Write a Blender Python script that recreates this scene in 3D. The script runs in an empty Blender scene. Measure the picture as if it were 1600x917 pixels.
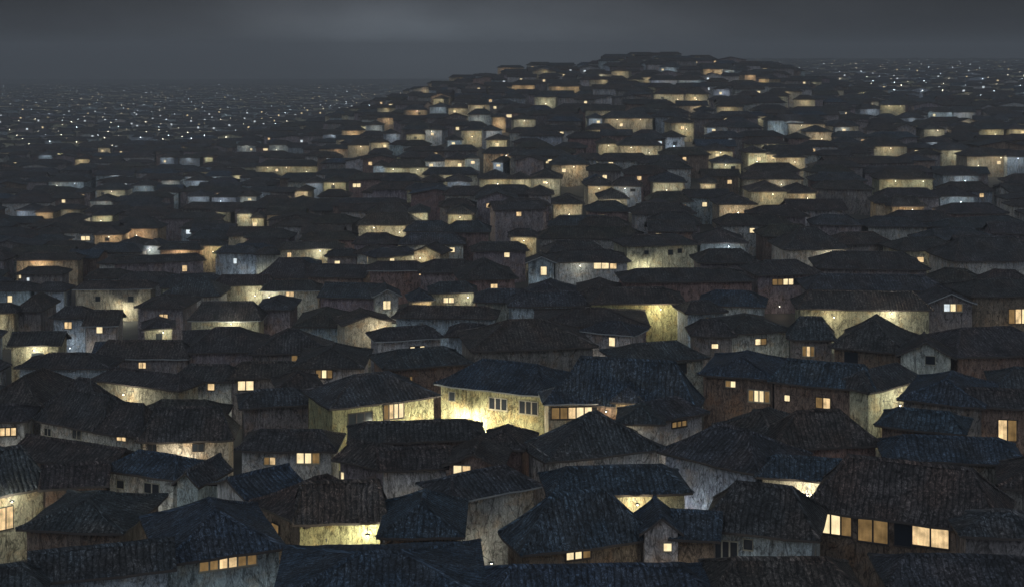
import bpy, math, random
from mathutils import Vector, Matrix
from mathutils.bvhtree import BVHTree

rnd = random.Random(7)
sc = bpy.context.scene
LAMPK = 5.0
HAZE = .0005; HAZEC = (.52, .54, .57, 1)
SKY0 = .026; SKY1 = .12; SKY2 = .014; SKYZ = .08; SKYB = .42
MOON = .12; EXPO = 0.0
col = sc.collection
R = math.radians
F = 2200.0          # focal length in photograph pixels
HY = 80.0           # photograph row of the level horizon
H = 66.0            # camera height

# ------------------------------------------------------------------ terrain
def lerp(a, b, t): return a + (b-a)*t
def table(xs, ys, x):
    if x <= xs[0]: return ys[0]
    for i in range(1, len(xs)):
        if x <= xs[i]:
            return lerp(ys[i-1], ys[i], (x-xs[i-1])/(xs[i]-xs[i-1]))
    return ys[-1]
YT = [50, 80, 116, 150, 206, 300, 400, 500, 600, 700]
DC = [30, 30, 30, 30.2, 30, 24, 18, 13.2, 7.8, 1.6]
YL = [50, 80, 116, 150, 206, 300, 400, 500, 600, 700, 1000, 1800, 2600, 4500]
DL = [30, 30, 32.5, 35, 38, 40.5, 42.5, 44.5, 46.5, 48, 53, 62, 70, 84]
DR = [30, 30, 30, 30, 30.5, 27, 25, 24.5, 24, 23, 21.5, 18, 15, 30]
PW = [-400, 150, 300, 400, 500, 640, 760, 850, 905, 960, 1060, 1110, 1200, 1260, 1330, 1420, 2000]
WL = [0, 0, .05, .13, .30, .60, .80, .90, .85, .98, 1.0, 1, 1, 1, 1, 1, 1]
WR = [1, 1, 1, 1, 1, 1, 1, 1, 1, 1, 1.0, .90, .80, .52, .22, 0, 0]
def smooth(t): t = max(0, min(1, t)); return t*t*(3-2*t)
def drop(px, Y):
    """how far the eaves of the houses lie below the camera"""
    a = table(YL, DL, Y); b = table(YL, DR, Y)
    if Y <= 700:
        c = table(YT, DC, Y)
    else:
        c = 1.6
    wl = table(PW, WL, px); wr = table(PW, WR, px)
    hill = lerp(a, c, wl) if px < 1000 else lerp(b, c, wr)
    if Y <= 690: return hill
    plain = lerp(a, b, smooth((px-700)/500))
    return lerp(hill, max(plain, hill), smooth((Y-690)/190))
WALLH = 5.2
def ground(X, Y):
    Yc = max(Y, 40.0)
    return H - drop(800 + F*X/Yc, Yc) - WALLH
def solveY(px, y, dd=0.0):
    Y = 62.0
    while Y < 2900:
        if HY + F*(drop(px, Y)+dd)/Y <= y: return Y
        Y += 0.5 if Y < 300 else 2
    return 2900.0
def unproj(px, y, z):
    Y = F*(H-z)/(y-HY); return Vector(((px-800)/F*Y, Y, z))
def proj(p): return (800+F*p[0]/p[1], HY+F*(H-p[2])/p[1])

# ------------------------------------------------------------------ materials
def new_mat(name):
    m = bpy.data.materials.new(name); m.use_nodes = True
    nt = m.node_tree; nt.nodes.clear()
    out = nt.nodes.new('ShaderNodeOutputMaterial')
    b = nt.nodes.new('ShaderNodeBsdfPrincipled')
    nt.links.new(b.outputs[0], out.inputs[0])
    return m, nt, b, out
def N(nt, t, **kw):
    n = nt.nodes.new(t)
    for k, v in kw.items():
        if k in ('inp',):
            for i, x in v.items(): n.inputs[i].default_value = x
        else: setattr(n, k, v)
    return n
def math_(nt, op, a, b=None, c=None):
    n = nt.nodes.new('ShaderNodeMath'); n.operation = op
    for i, x in enumerate((a, b, c)):
        if x is None: continue
        if isinstance(x, (int, float)): n.inputs[i].default_value = x
        else: nt.links.new(x, n.inputs[i])
    return n.outputs[0]
def vmath(nt, op, a, b):
    n = nt.nodes.new('ShaderNodeVectorMath'); n.operation = op
    for i, x in enumerate((a, b)):
        if x is None: continue
        if isinstance(x, (tuple, list)): n.inputs[i].default_value = x
        else: nt.links.new(x, n.inputs[i])
    return n.outputs[0] if op not in ('DOT_PRODUCT', 'LENGTH', 'DISTANCE') else n.outputs['Value']
def mixc(nt, fac, a, b, mode='MIX'):
    n = nt.nodes.new('ShaderNodeMix'); n.data_type = 'RGBA'; n.blend_type = mode
    for s, x in ((0, fac), (6, a), (7, b)):
        if isinstance(x, (int, float)): n.inputs[s].default_value = x
        elif isinstance(x, (tuple, list)): n.inputs[s].default_value = (*x[:3], 1)
        else: nt.links.new(x, n.inputs[s])
    return n.outputs[2]
def maprange(nt, v, a, b, c, d):
    n = nt.nodes.new('ShaderNodeMapRange')
    nt.links.new(v, n.inputs[0])
    for i, x in zip((1, 2, 3, 4), (a, b, c, d)): n.inputs[i].default_value = x
    return n.outputs[0]
def bump(nt, h, strength, dist, bsdf):
    n = nt.nodes.new('ShaderNodeBump'); n.inputs['Strength'].default_value = strength
    n.inputs['Distance'].default_value = dist
    nt.links.new(h, n.inputs['Height']); nt.links.new(n.outputs[0], bsdf.inputs['Normal'])

def crack_net(nt, vec, scale, warp, width, stretch=(1, 1, 1)):
    """thin wandering wrinkle lines: 1 on a line"""
    v = vmath(nt, 'MULTIPLY', vec, stretch)
    nz = N(nt, 'ShaderNodeTexNoise', inp={'Scale': scale, 'Detail': 2.5, 'Roughness': .6, 'Distortion': warp})
    nt.links.new(v, nz.inputs['Vector'])
    d = math_(nt, 'ABSOLUTE', math_(nt, 'SUBTRACT', nz.outputs[0], .5))
    return maprange(nt, d, 0.0, width, 1.0, 0.0)

def wall_material(name, use_attr):
    m, nt, b, out = new_mat(name)
    tc = N(nt, 'ShaderNodeTexCoord'); oi = N(nt, 'ShaderNodeObjectInfo')
    if use_attr:
        at = N(nt, 'ShaderNodeAttribute', attribute_name='Col'); c = at.outputs['Color']
        vec = tc.outputs['Object']
    else:
        c = oi.outputs['Color']
        sh = N(nt, 'ShaderNodeCombineXYZ')
        r = math_(nt, 'MULTIPLY', oi.outputs['Random'], 97.0)
        for i in range(3): nt.links.new(r, sh.inputs[i])
        vec = vmath(nt, 'ADD', tc.outputs['Object'], sh.outputs[0])
        sr = maprange(nt, oi.outputs['Random'], 0, 1, .6, 1.5); s3 = N(nt, 'ShaderNodeCombineXYZ')
        for i in range(3): nt.links.new(sr, s3.inputs[i])
        vec = vmath(nt, 'MULTIPLY', vec, s3.outputs[0])
    # blotchy weathering, upright streaks and a net of cracks in the plaster
    n1 = N(nt, 'ShaderNodeTexNoise', inp={'Scale': .55, 'Detail': 5, 'Roughness': .6}); nt.links.new(vec, n1.inputs['Vector'])
    sv = vmath(nt, 'MULTIPLY', vec, (1, 1, .16))
    n2 = N(nt, 'ShaderNodeTexNoise', inp={'Scale': 3.2, 'Detail': 4, 'Roughness': .6}); nt.links.new(sv, n2.inputs['Vector'])
    n3 = N(nt, 'ShaderNodeTexNoise', inp={'Scale': 9.0, 'Detail': 3, 'Roughness': .7}); nt.links.new(vec, n3.inputs['Vector'])
    f = math_(nt, 'MULTIPLY', maprange(nt, n1.outputs[0], .3, .7, .72, 1.12), maprange(nt, n2.outputs[0], .32, .68, .62, 1.15))
    f = math_(nt, 'MULTIPLY', f, maprange(nt, n3.outputs[0], .3, .7, .78, 1.15))
    ck = crack_net(nt, vec, 1.5, 1.2, .022, (1, 1, .4))
    ck2 = crack_net(nt, vec, 4.2, .8, .04, (1, 1, .45))
    f = math_(nt, 'MULTIPLY', f, math_(nt, 'SUBTRACT', 1.0, math_(nt, 'MULTIPLY', ck, .55)))
    f = math_(nt, 'MULTIPLY', f, math_(nt, 'SUBTRACT', 1.0, math_(nt, 'MULTIPLY', ck2, .45)))
    ck3 = crack_net(nt, vmath(nt, 'ADD', vec, (5, 9, 2)), .75, 1.6, .03, (1, 1, .35))
    f = math_(nt, 'MULTIPLY', f, math_(nt, 'SUBTRACT', 1.0, math_(nt, 'MULTIPLY', ck3, .62)))
    ck4 = crack_net(nt, vmath(nt, 'ADD', vec, (25, 1, 7)), 3.0, 1.4, .03, (1, 1, .4))
    f = math_(nt, 'MULTIPLY', f, math_(nt, 'ADD', .95, math_(nt, 'MULTIPLY', ck4, .45)))
    g = N(nt, 'ShaderNodeCombineXYZ')
    for i in range(3): nt.links.new(f, g.inputs[i])
    cc = vmath(nt, 'MULTIPLY', c, g.outputs[0])
    n4 = N(nt, 'ShaderNodeTexNoise', inp={'Scale': .8, 'Detail': 4, 'Roughness': .6})
    nt.links.new(vmath(nt, 'ADD', vec, (31, 7, 5)), n4.inputs['Vector'])
    st = maprange(nt, n4.outputs[0], .52, .66, 0, .5)
    cc2 = mixc(nt, st, cc, vmath(nt, 'MULTIPLY', cc, (1.05, .72, .45)))
    nt.links.new(cc2, b.inputs['Base Color'])
    b.inputs['Roughness'].default_value = .88
    b.inputs['Specular IOR Level'].default_value = .2
    hgt = math_(nt, 'SUBTRACT', n3.outputs[0], math_(nt, 'MULTIPLY', ck, 1.2))
    bump(nt, hgt, .7, .06, b)
    return m

def roof_material(name, use_attr):
    m, nt, b, out = new_mat(name)
    tc = N(nt, 'ShaderNodeTexCoord'); oi = N(nt, 'ShaderNodeObjectInfo')
    uv = N(nt, 'ShaderNodeUVMap', uv_map='UVMap').outputs[0] if not use_attr else tc.outputs['Object']
    c = N(nt, 'ShaderNodeAttribute', attribute_name='Col').outputs['Color'] if use_attr else oi.outputs['Color']
    sh = N(nt, 'ShaderNodeCombineXYZ')
    r = math_(nt, 'MULTIPLY', oi.outputs['Random'], 61.0)
    for i in range(2): nt.links.new(r, sh.inputs[i])
    vec = vmath(nt, 'ADD', uv, sh.outputs[0])
    nw = N(nt, 'ShaderNodeTexNoise', inp={'Scale': .5, 'Detail': 3}); nt.links.new(vec, nw.inputs['Vector'])
    wob = vmath(nt, 'MULTIPLY', vmath(nt, 'SUBTRACT', nw.outputs['Color'], (.5, .5, .5)), (.5, .5, 0))
    v2 = vmath(nt, 'ADD', vec, wob)
    sep = N(nt, 'ShaderNodeSeparateXYZ'); nt.links.new(v2, sep.inputs[0])
    # round tile columns down the slope, lapped courses across it
    cu = math_(nt, 'SINE', math_(nt, 'MULTIPLY', sep.outputs[0], 2*math.pi/.36))
    colh = math_(nt, 'ABSOLUTE', math_(nt, 'SINE', math_(nt, 'MULTIPLY', sep.outputs[0], math.pi/.36)))
    row = math_(nt, 'FRACT', math_(nt, 'DIVIDE', sep.outputs[1], .36))
    n1 = N(nt, 'ShaderNodeTexNoise', inp={'Scale': .45, 'Detail': 5, 'Roughness': .65}); nt.links.new(vec, n1.inputs['Vector'])
    n3 = N(nt, 'ShaderNodeTexNoise', inp={'Scale': 5.0, 'Detail': 3, 'Roughness': .7}); nt.links.new(vec, n3.inputs['Vector'])
    br = N(nt, 'ShaderNodeTexVoronoi', inp={'Scale': 2.2}); nt.links.new(v2, br.inputs['Vector'])
    brf = N(nt, 'ShaderNodeSeparateColor'); nt.links.new(br.outputs['Color'], brf.inputs[0])
    f = maprange(nt, n1.outputs[0], .3, .7, .5, 1.5)
    f = math_(nt, 'MULTIPLY', f, maprange(nt, n3.outputs[0], .32, .68, .35, 1.8))
    f = math_(nt, 'MULTIPLY', f, maprange(nt, brf.outputs[0], 0, 1, .8, 1.2))
    f = math_(nt, 'MULTIPLY', f, maprange(nt, colh, 0.0, .5, .3, 1.0))  # shade in the grooves between tile columns, painted into the colour
    ck = crack_net(nt, vec, 1.7, 1.0, .03, (1, .6, 1))
    f = math_(nt, 'MULTIPLY', f, math_(nt, 'SUBTRACT', 1.0, math_(nt, 'MULTIPLY', ck, .6)))
    ck3 = crack_net(nt, vmath(nt, 'ADD', vec, (5, 9, 2)), 1.15, 1.6, .035, (1, .5, 1))
    ck4 = crack_net(nt, vmath(nt, 'ADD', vec, (15, 2, 4)), 2.6, 1.2, .035, (1, .6, 1))
    f = math_(nt, 'MULTIPLY', f, math_(nt, 'ADD', .85, math_(nt, 'MULTIPLY', ck4, 2.0)))
    f = math_(nt, 'MULTIPLY', f, math_(nt, 'SUBTRACT', 1.0, math_(nt, 'MULTIPLY', ck3, .6)))
    g = N(nt, 'ShaderNodeCombineXYZ')
    for i in range(3): nt.links.new(f, g.inputs[i])
    cc = vmath(nt, 'MULTIPLY', c, g.outputs[0])
    n4 = N(nt, 'ShaderNodeTexNoise', inp={'Scale': .3, 'Detail': 3}); nt.links.new(vmath(nt, 'ADD', vec, (9, 3, 0)), n4.inputs['Vector'])
    cc2 = mixc(nt, maprange(nt, n4.outputs[0], .45, .62, 0, .6), cc, vmath(nt, 'MULTIPLY', cc, (1.35, 1.0, .8)))
    nt.links.new(cc2, b.inputs['Base Color'])
    b.inputs['Roughness'].default_value = .62
    b.inputs['Specular IOR Level'].default_value = .3
    h = math_(nt, 'ADD', colh, math_(nt, 'MULTIPLY', row, .55))
    h = math_(nt, 'ADD', h, math_(nt, 'MULTIPLY', n3.outputs[0], .7))
    h = math_(nt, 'SUBTRACT', h, math_(nt, 'MULTIPLY', ck, .8))
    bump(nt, h, .8, .09, b)
    return m

def plain(name, c, rough=.8, spec=.3, noise=.25, scale=4):
    m, nt, b, out = new_mat(name)
    tc = N(nt, 'ShaderNodeTexCoord')
    n1 = N(nt, 'ShaderNodeTexNoise', inp={'Scale': scale, 'Detail': 4}); nt.links.new(tc.outputs['Object'], n1.inputs['Vector'])
    cc = mixc(nt, n1.outputs[0], [x*(1-noise) for x in c], [x*(1+noise) for x in c])
    nt.links.new(cc, b.inputs['Base Color'])
    b.inputs['Roughness'].default_value = rough; b.inputs['Specular IOR Level'].default_value = spec
    return m
def glow(name, c, s, vary=.35, scale=1.6):
    m, nt, b, out = new_mat(name)
    nt.nodes.remove(b)
    e = N(nt, 'ShaderNodeEmission'); nt.links.new(e.outputs[0], out.inputs[0])
    tc = N(nt, 'ShaderNodeTexCoord')
    n1 = N(nt, 'ShaderNodeTexNoise', inp={'Scale': scale, 'Detail': 3}); nt.links.new(tc.outputs['Object'], n1.inputs['Vector'])
    e.inputs[0].default_value = (*c, 1)
    wv = N(nt, 'ShaderNodeTexNoise', inp={'Scale': 5.0, 'Detail': 2}); nt.links.new(vmath(nt, 'MULTIPLY', tc.outputs['Object'], (1, 1, .12)), wv.inputs['Vector'])
    nt.links.new(math_(nt, 'MULTIPLY', maprange(nt, n1.outputs[0], .3, .7, s*(1-vary), s*(1+vary)), maprange(nt, wv.outputs[0], .3, .7, 1-vary*.6, 1+vary*.4)), e.inputs[1])
    return m

M = {}
M['wall'] = wall_material('weathered_plaster', False)
M['roof'] = roof_material('clay_tiles', False)
M['wallS'] = wall_material('weathered_plaster_far', True)
M['roofS'] = roof_material('clay_tiles_far', True)
M['fascia'] = plain('dark_timber', (.06, .05, .045))
M['palefascia'] = plain('highlight_fascia', (.26, .27, .27), .5)  # light rims on eaves, put into a paler fascia colour
M['frame'] = plain('window_timber', (.05, .04, .035))
M['paleframe'] = plain('painted_window_timber', (.3, .28, .22))
M['glass'] = plain('dark_glass', (.02, .025, .032), .15, .6, .2)
M['g1'] = glow('dim_curtained_glass', (1, .62, .25), .2)
M['g2'] = glow('lit_glass', (1, .70, .36), .9, .42)
M['g3'] = glow('bright_lit_glass', (1, .80, .46), 1.15, .2)
M['g4'] = glow('cool_lit_glass', (.85, .95, 1), 1.0, .2)
M['metal'] = plain('lamp_metal', (.08, .08, .08), .5)
M['bulb'] = glow('lamp_bulb', (1, .9, .7), 20, .1)
M['bulbb'] = glow('cool_lamp_bulb', (.8, .92, 1), 26, .1)
GL = {'0': 0, '1': 1, '2': 2, '3': 3, '4': 4}
GLM = [M['glass'], M['g1'], M['g2'], M['g3'], M['g4']]
LC = {'y': (1, .86, .56), 'o': (1, .80, .54), 'w': (1, .92, .72), 'b': (.82, .93, 1), 'g': (1, .98, .74)}
# albedo of walls by kind
WC = {'olive': (.46, .44, .25), 'cream': (.52, .48, .36), 'orange': (.54, .43, .29), 'grey': (.52, .52, .50),
      'bluegrey': (.40, .45, .49), 'dark': (.26, .235, .23), 'brown': (.235, .175, .14), 'purple': (.30, .26, .27),
      'white': (.6, .58, .5), 'stone': (.48, .47, .46), 'red': (.31, .22, .20)}
RC = {'blue': (.032, .047, .068), 'slate': (.040, .046, .054), 'black': (.040, .039, .041), 'brown': (.046, .040, .038), 'olive': (.042, .041, .036)}

# ------------------------------------------------------------------ mesh builder
class MB:
    def __init__(s): s.v = []; s.f = []; s.m = []; s.uv = []; s.c = []
    def face(s, pts, mi=0, uvs=None, c=(1, 1, 1)):
        i = len(s.v); s.v += [tuple(p) for p in pts]
        s.f.append(tuple(range(i, i+len(pts)))); s.m.append(mi)
        s.uv += list(uvs) if uvs else [(p[0]+p[1], p[2]) for p in pts]
        s.c += [c]*len(pts)
    def box(s, lo, hi, mi=0, c=(1, 1, 1)):
        x0, y0, z0 = lo; x1, y1, z1 = hi
        P = [(x0, y0, z0), (x1, y0, z0), (x1, y1, z0), (x0, y1, z0), (x0, y0, z1), (x1, y0, z1), (x1, y1, z1), (x0, y1, z1)]
        for q in ((0, 3, 2, 1), (4, 5, 6, 7), (0, 1, 5, 4), (1, 2, 6, 5), (2, 3, 7, 6), (3, 0, 4, 7)):
            s.face([P[k] for k in q], mi, None, c)
    def tube(s, pts, r, n=6, mi=0, r1=None):
        rings = []
        for k, p in enumerate(pts):
            p = Vector(p); a = Vector(pts[max(0, k-1)]); b = Vector(pts[min(len(pts)-1, k+1)])
            t = (b-a).normalized(); u = t.orthogonal().normalized(); w = t.cross(u)
            rr = lerp(r, r1 if r1 is not None else r, k/max(1, len(pts)-1))
            rings.append([p+(u*math.cos(2*math.pi*j/n)+w*math.sin(2*math.pi*j/n))*rr for j in range(n)])
        for k in range(len(rings)-1):
            for j in range(n):
                s.face([rings[k][j], rings[k][(j+1) % n], rings[k+1][(j+1) % n], rings[k+1][j]], mi)
        s.face(rings[0][::-1], mi); s.face(rings[-1], mi)
    def xf(s, mat):
        s.v = [tuple(mat @ Vector(p)) for p in s.v]; return s
    def add(s, o):
        i = len(s.v); s.v += o.v; s.f += [tuple(k+i for k in f) for f in o.f]; s.m += o.m; s.uv += o.uv; s.c += o.c
    def build(s, name, mats, parent=None, color=None, attr=False, smooth=False, merge=False):
        me = bpy.data.meshes.new(name); me.from_pydata(s.v, [], s.f)
        for m in (mats if isinstance(mats, (list, tuple)) else [mats]): me.materials.append(m)
        me.polygons.foreach_set('material_index', s.m)
        ul = me.uv_layers.new(name='UVMap')
        flat = [x for uv in s.uv for x in uv]; ul.data.foreach_set('uv', flat)
        if attr:
            ca = me.color_attributes.new('Col', 'FLOAT_COLOR', 'CORNER')
            ca.data.foreach_set('color', [x for c in s.c for x in (*c, 1.0)])
        if merge:
            import bmesh
            bm = bmesh.new(); bm.from_mesh(me); bmesh.ops.remove_doubles(bm, verts=bm.verts, dist=.0005); bm.to_mesh(me); bm.free()
        me.update()
        o = bpy.data.objects.new(name, me); col.objects.link(o)
        if parent: o.parent = parent
        if color: o.color = (*color, 1)
        return o

# ------------------------------------------------------------------ roofs
def roof_params(h):
    w, d, rise, ov = h['w']/2, h['d']/2, h['rise'], h['ov']
    W, D = w+ov, d+ov
    typ = h['typ']
    if typ == 'hip':
        if W >= D:
            L = h['rL'] if h.get('rL') else max(.3, (W-D*h.get('hipk', .62))); r0, r1 = (-L, 0), (L, 0)
        else:
            L = max(.3, (D-W*.85)); r0, r1 = (0, -L), (0, L)
    elif typ == 'gable': r0, r1 = (-W, 0), (W, 0)
    else: r0, r1 = (0, -D), (0, D)
    return W, D, r0, r1
def roof_z(h, e):           # drop of the eave edge below the wall top
    half = (h['d'] if h['typ'] != 'gfront' else h['w'])/2
    if h['typ'] == 'hip': half = min(h['w'], h['d'])/2
    return -h['ov']*h['rise']/max(half, .5)*.8
def roof_patches(h):
    W, D, r0, r1 = roof_params(h); ze = roof_z(h, 0); zr = h['rise']
    A, B, C_, D_ = (-W, -D, ze), (W, -D, ze), (W, D, ze), (-W, D, ze)
    a, b = (*r0, zr), (*r1, zr)
    along_x = abs(r0[0]) > abs(r0[1])
    if along_x:
        P = [(A, B, a, b), (C_, D_, b, a)]
        if h['typ'] == 'hip': P += [(B, C_, b, b), (D_, A, a, a)]
    else:
        P = [(B, C_, a, b), (D_, A, b, a)]
        if h['typ'] == 'hip': P += [(A, B, a, a), (C_, D_, b, b)]
    return P
def roof_pt(h, P, s, t):
    a, b, c, d = [Vector(x) for x in P]
    p = a.lerp(b, s).lerp(c.lerp(d, s), t)
    p.z -= h['sag']*math.sin(math.pi*t)
    lift = h['lift']*abs(2*s-1)**4*(1-t)**2
    p.z += lift
    k = h['seed']
    am = h.get('wob', .045)
    p.z += am*(math.sin(1.1*p.x+k)+math.sin(1.5*p.y+2*k)+.6*math.sin(2.7*p.x+1.9*p.y+3*k))*.6*(.6+.4*(1-t))
    return p
def roof_mesh(h, ns, nt_, zoff, mb=None, c=(1, 1, 1), fi=1, ri=0):
    mb = mb or MB(); th = .12 if h.get('pale') else .16
    for P in roof_patches(h):
        a, b = Vector(P[0]), Vector(P[1]); e = (b-a).normalized(); nrm = Vector((-e.y, e.x, 0))
        up = Vector(P[2])-a; run = max(.01, up.dot(nrm)); k = math.hypot(run, P[2][2]-a.z)/run
        tri = (Vector(P[2])-Vector(P[3])).length < .01
        g = [[roof_pt(h, P, i/ns, j/nt_) + Vector((0, 0, zoff)) for i in range(ns+1)] for j in range(nt_+1)]
        def uv(p): return ((p-a).dot(e), (p-a).dot(nrm)*k)
        for j in range(nt_):
            for i in range(ns):
                q = [g[j][i], g[j][i+1], g[j+1][i+1], g[j+1][i]]
                if tri and j == nt_-1: q = q[:3]
                mb.face(q, ri, [uv(x) for x in q], c)
        dn = Vector((0, 0, -th))
        cen = Vector((0, 0, g[0][0].z - .1 - th))
        for i in range(ns):                                    # fascia + soffit
            mb.face([g[0][i]+dn, g[0][i+1]+dn, g[0][i+1], g[0][i]], fi, None, h.get('fc', (.06, .05, .045)))
            mb.face([g[0][i+1]+dn, g[0][i]+dn, cen], fi, None, h.get('fc', (.06, .05, .045)))
        if h['typ'] != 'hip':                                  # barge boards on the verges
            for i in (0, ns):
                for j in range(nt_):
                    q = [g[j][i]+dn, g[j][i], g[j+1][i], g[j+1][i]+dn]
                    if i == ns: q = q[::-1]
                    mb.face(q, fi, None, h.get('fc', (.06, .05, .045)))
    return mb
def ridge_mesh(h, zoff, n):
    mb = MB()
    P = roof_patches(h)
    def strip(pts, w=.17, t=.13):
        for k in range(len(pts)-1):
            a, b = pts[k], pts[k+1]; e = b-a
            if e.length < .02: continue
            s = Vector((-e.y, e.x, 0)); s = s.normalized()*w if s.length > 1e-6 else Vector((w, 0, 0))
            u = Vector((0, 0, t))
            q = lambda p: [p-s-u*.6, p-s*.7+u*.5, p+u, p+s*.7+u*.5, p+s-u*.6]
            A, B = q(a), q(b)
            for i in range(4): mb.face([A[i], B[i], B[i+1], A[i+1]][::-1])
            if k == 0: mb.face(A)
            if k == len(pts)-2: mb.face(B[::-1])
    z = Vector((0, 0, zoff+.03))
    strip([roof_pt(h, P[0], i/n, 1)+z for i in range(n+1)])
    if h['typ'] == 'hip':
        for Q in P[:2]:
            for s in (0, 1):
                strip([roof_pt(h, Q, s, j/n)+z for j in range(n+1)], .13, .1)
    else:
        for Q in P[:2]:
            for s in (0, 1):
                e = (Vector(Q[0])-Vector(Q[1])).normalized()*(.12 if s else -.12)
                strip([roof_pt(h, Q, s, j/n)+z+e for j in range(n+1)], .1, .06)
    return mb
def wall_mesh(h, mb=None, c=(1, 1, 1), mi=0):
    mb = mb or MB(); w, d, zt = h['w']/2, h['d']/2, h['h']; zb = -4.0; rs = h['rise']*.93
    tb = h['typ']
    zt2 = zt + roof_z(h, 0)*.2
    P = [(-w, -d), (w, -d), (w, d), (-w, d)]
    for i in range(4):
        a, b = P[i], P[(i+1) % 4]
        q = [(*a, zb), (*b, zb), (*b, zt2), (*a, zt2)]
        if (tb == 'gable' and i in (1, 3)) or (tb == 'gfront' and i in (0, 2)):
            q = [(*a, zb), (*b, zb), (*b, zt2), ((a[0]+b[0])/2, (a[1]+b[1])/2, zt+rs-.12), (*a, zt2)]
        mb.face(q, mi, None, c)
    return mb
def face_frame(h, face):
    """maps (x, z, out) on a wall face to local coordinates"""
    w, d = h['w']/2, h['d']/2
    if face == 'F': return lambda x, z, o: (x, -d-o, z)
    if face == 'R': return lambda x, z, o: (w+o, x, z)
    return lambda x, z, o: (-w-o, -x, z)
def fbox(mb, T, x0, x1, z0, z1, o0, o1, mi=0):
    P = [T(x0, z0, o0), T(x1, z0, o0), T(x1, z0, o1), T(x0, z0, o1), T(x0, z1, o0), T(x1, z1, o0), T(x1, z1, o1), T(x0, z1, o1)]
    for q in ((0, 1, 2, 3), (4, 7, 6, 5), (3, 2, 6, 7), (0, 3, 7, 4), (1, 5, 6, 2), (0, 4, 5, 1)):
        mb.face([P[k] for k in q], mi)

def house_matrix(h): return Matrix.Translation((h['x'], h['y'], h['z'])) @ Matrix.Rotation(h['yaw'], 4, 'Z')

NL = 0
def add_light(parent, loc, P, c, rad=.1, world=None):
    global NL; NL += 1
    l = bpy.data.lights.new('lamp_light', 'POINT'); l.energy = P; l.color = LC[c]; l.shadow_soft_size = rad
    o = bpy.data.objects.new('lamp_light', l); col.objects.link(o); o.parent = parent; o.location = loc
    return o

def build_house(h):
    t = bpy.data.objects.new('house', None); col.objects.link(t)
    t.location = (h['x'], h['y'], h['z']); t.rotation_euler = (0, 0, h['yaw'])
    t['label'] = h['label']; t['category'] = 'house'; t['group'] = 'tiled houses crowding the slope at night'
    wall_mesh(h).build('wall', M['wall'], t, h['wc'])
    near = h['y'] < 150; mid = h['y'] < 300
    ns, nt_ = (14, 7) if near else ((8, 4) if mid else (4, 2))
    rf = roof_mesh(h, ns, nt_, h['h']).build('roof', [M['roof'], M['palefascia'] if h.get('pale') else M['fascia']], t, h['rc'], merge=True)
    if mid: ridge_mesh(h, h['h'], nt_).build('ridge_cap', M['roof'], rf, [x*1.15 for x in h['rc']])
    for (face, x, z, ww, wh, lv) in h['win']:
        T = face_frame(h, face); n = len(lv); mb = MB(); fw = max(.045, min(.08, ww*.05))
        x0, x1, z0, z1 = x-ww/2, x+ww/2, z-wh/2, z+wh/2
        fbox(mb, T, x0-fw, x1+fw, z0-fw*1.4, z0, .002, .1); fbox(mb, T, x0-fw, x1+fw, z1, z1+fw, .002, .08)
        fbox(mb, T, x0-fw, x0, z0, z1, .002, .07); fbox(mb, T, x1, x1+fw, z0, z1, .002, .07)
        for k in range(1, n):
            xm = lerp(x0, x1, k/n); fbox(mb, T, xm-fw*.7, xm+fw*.7, z0, z1, .03, .06)
        wf = mb.build('window', M['paleframe'] if h.get('pf') else M['frame'], t)
        g = MB()
        for k in range(n):
            a, b = lerp(x0, x1, k/n), lerp(x0, x1, (k+1)/n)
            q = [T(a, z0, .025), T(b, z0, .025), T(b, z1, .025), T(a, z1, .025)]
            g.face(q, GL[lv[k]])
        g.build('glass', GLM, wf)
    for (x, z, off, P, c) in h['lamp']:  # lamps of the lit walls and the added low ones share this fitting
        mb = MB(); yf = -h['d']/2
        mb.tube([(x, yf, z+.12), (x, yf-off*.5, z+.22), (x, yf-off+.04, z+.16)], .018, 5)
        mb.box((x-.05, yf-.04, z+.02), (x+.05, yf-.002, z+.22))
        for k in range(8):                                       # small tin shade
            a0, a1 = 2*math.pi*k/8, 2*math.pi*(k+1)/8
            r0, r1 = .05, .2
            mb.face([(x+r0*math.cos(a0), yf-off+r0*math.sin(a0), z+.2), (x+r1*math.cos(a0), yf-off+r1*math.sin(a0), z+.11),
                     (x+r1*math.cos(a1), yf-off+r1*math.sin(a1), z+.11), (x+r0*math.cos(a1), yf-off+r0*math.sin(a1), z+.2)])
        lo = mb.build('wall_or_added_lamp', M['metal'], t)
        bb = MB(); rr = .055
        rings = [[(x+rr*math.sin(t_)*math.cos(a_), yf-off+rr*math.sin(t_)*math.sin(a_), z+.06+rr*math.cos(t_)) for a_ in [math.pi*k/4 for k in range(8)]] for t_ in [math.pi*k/5 for k in range(6)]]
        for i in range(5):
            for k in range(8): bb.face([rings[i][k], rings[i+1][k], rings[i+1][(k+1) % 8], rings[i][(k+1) % 8]])
        bb.build('bulb', M['bulbb'] if c == 'b' else M['bulb'], lo)
        add_light(lo, (x, yf-off, z-.06), P, c, .05)
    return t
# label | short name for neighbours' labels | eave line in the photo | depth | roof type | colours | windows | lamps
HOUSES = []
def A(label, nick, e, dep, typ, rc, wc, win=(), lamp=(), **kw):
    HOUSES.append(dict(label=label, nick=nick, e=e, dep=dep, typ=typ, rcn=rc, wcn=wc, winp=win, lampp=lamp, **kw))
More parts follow.
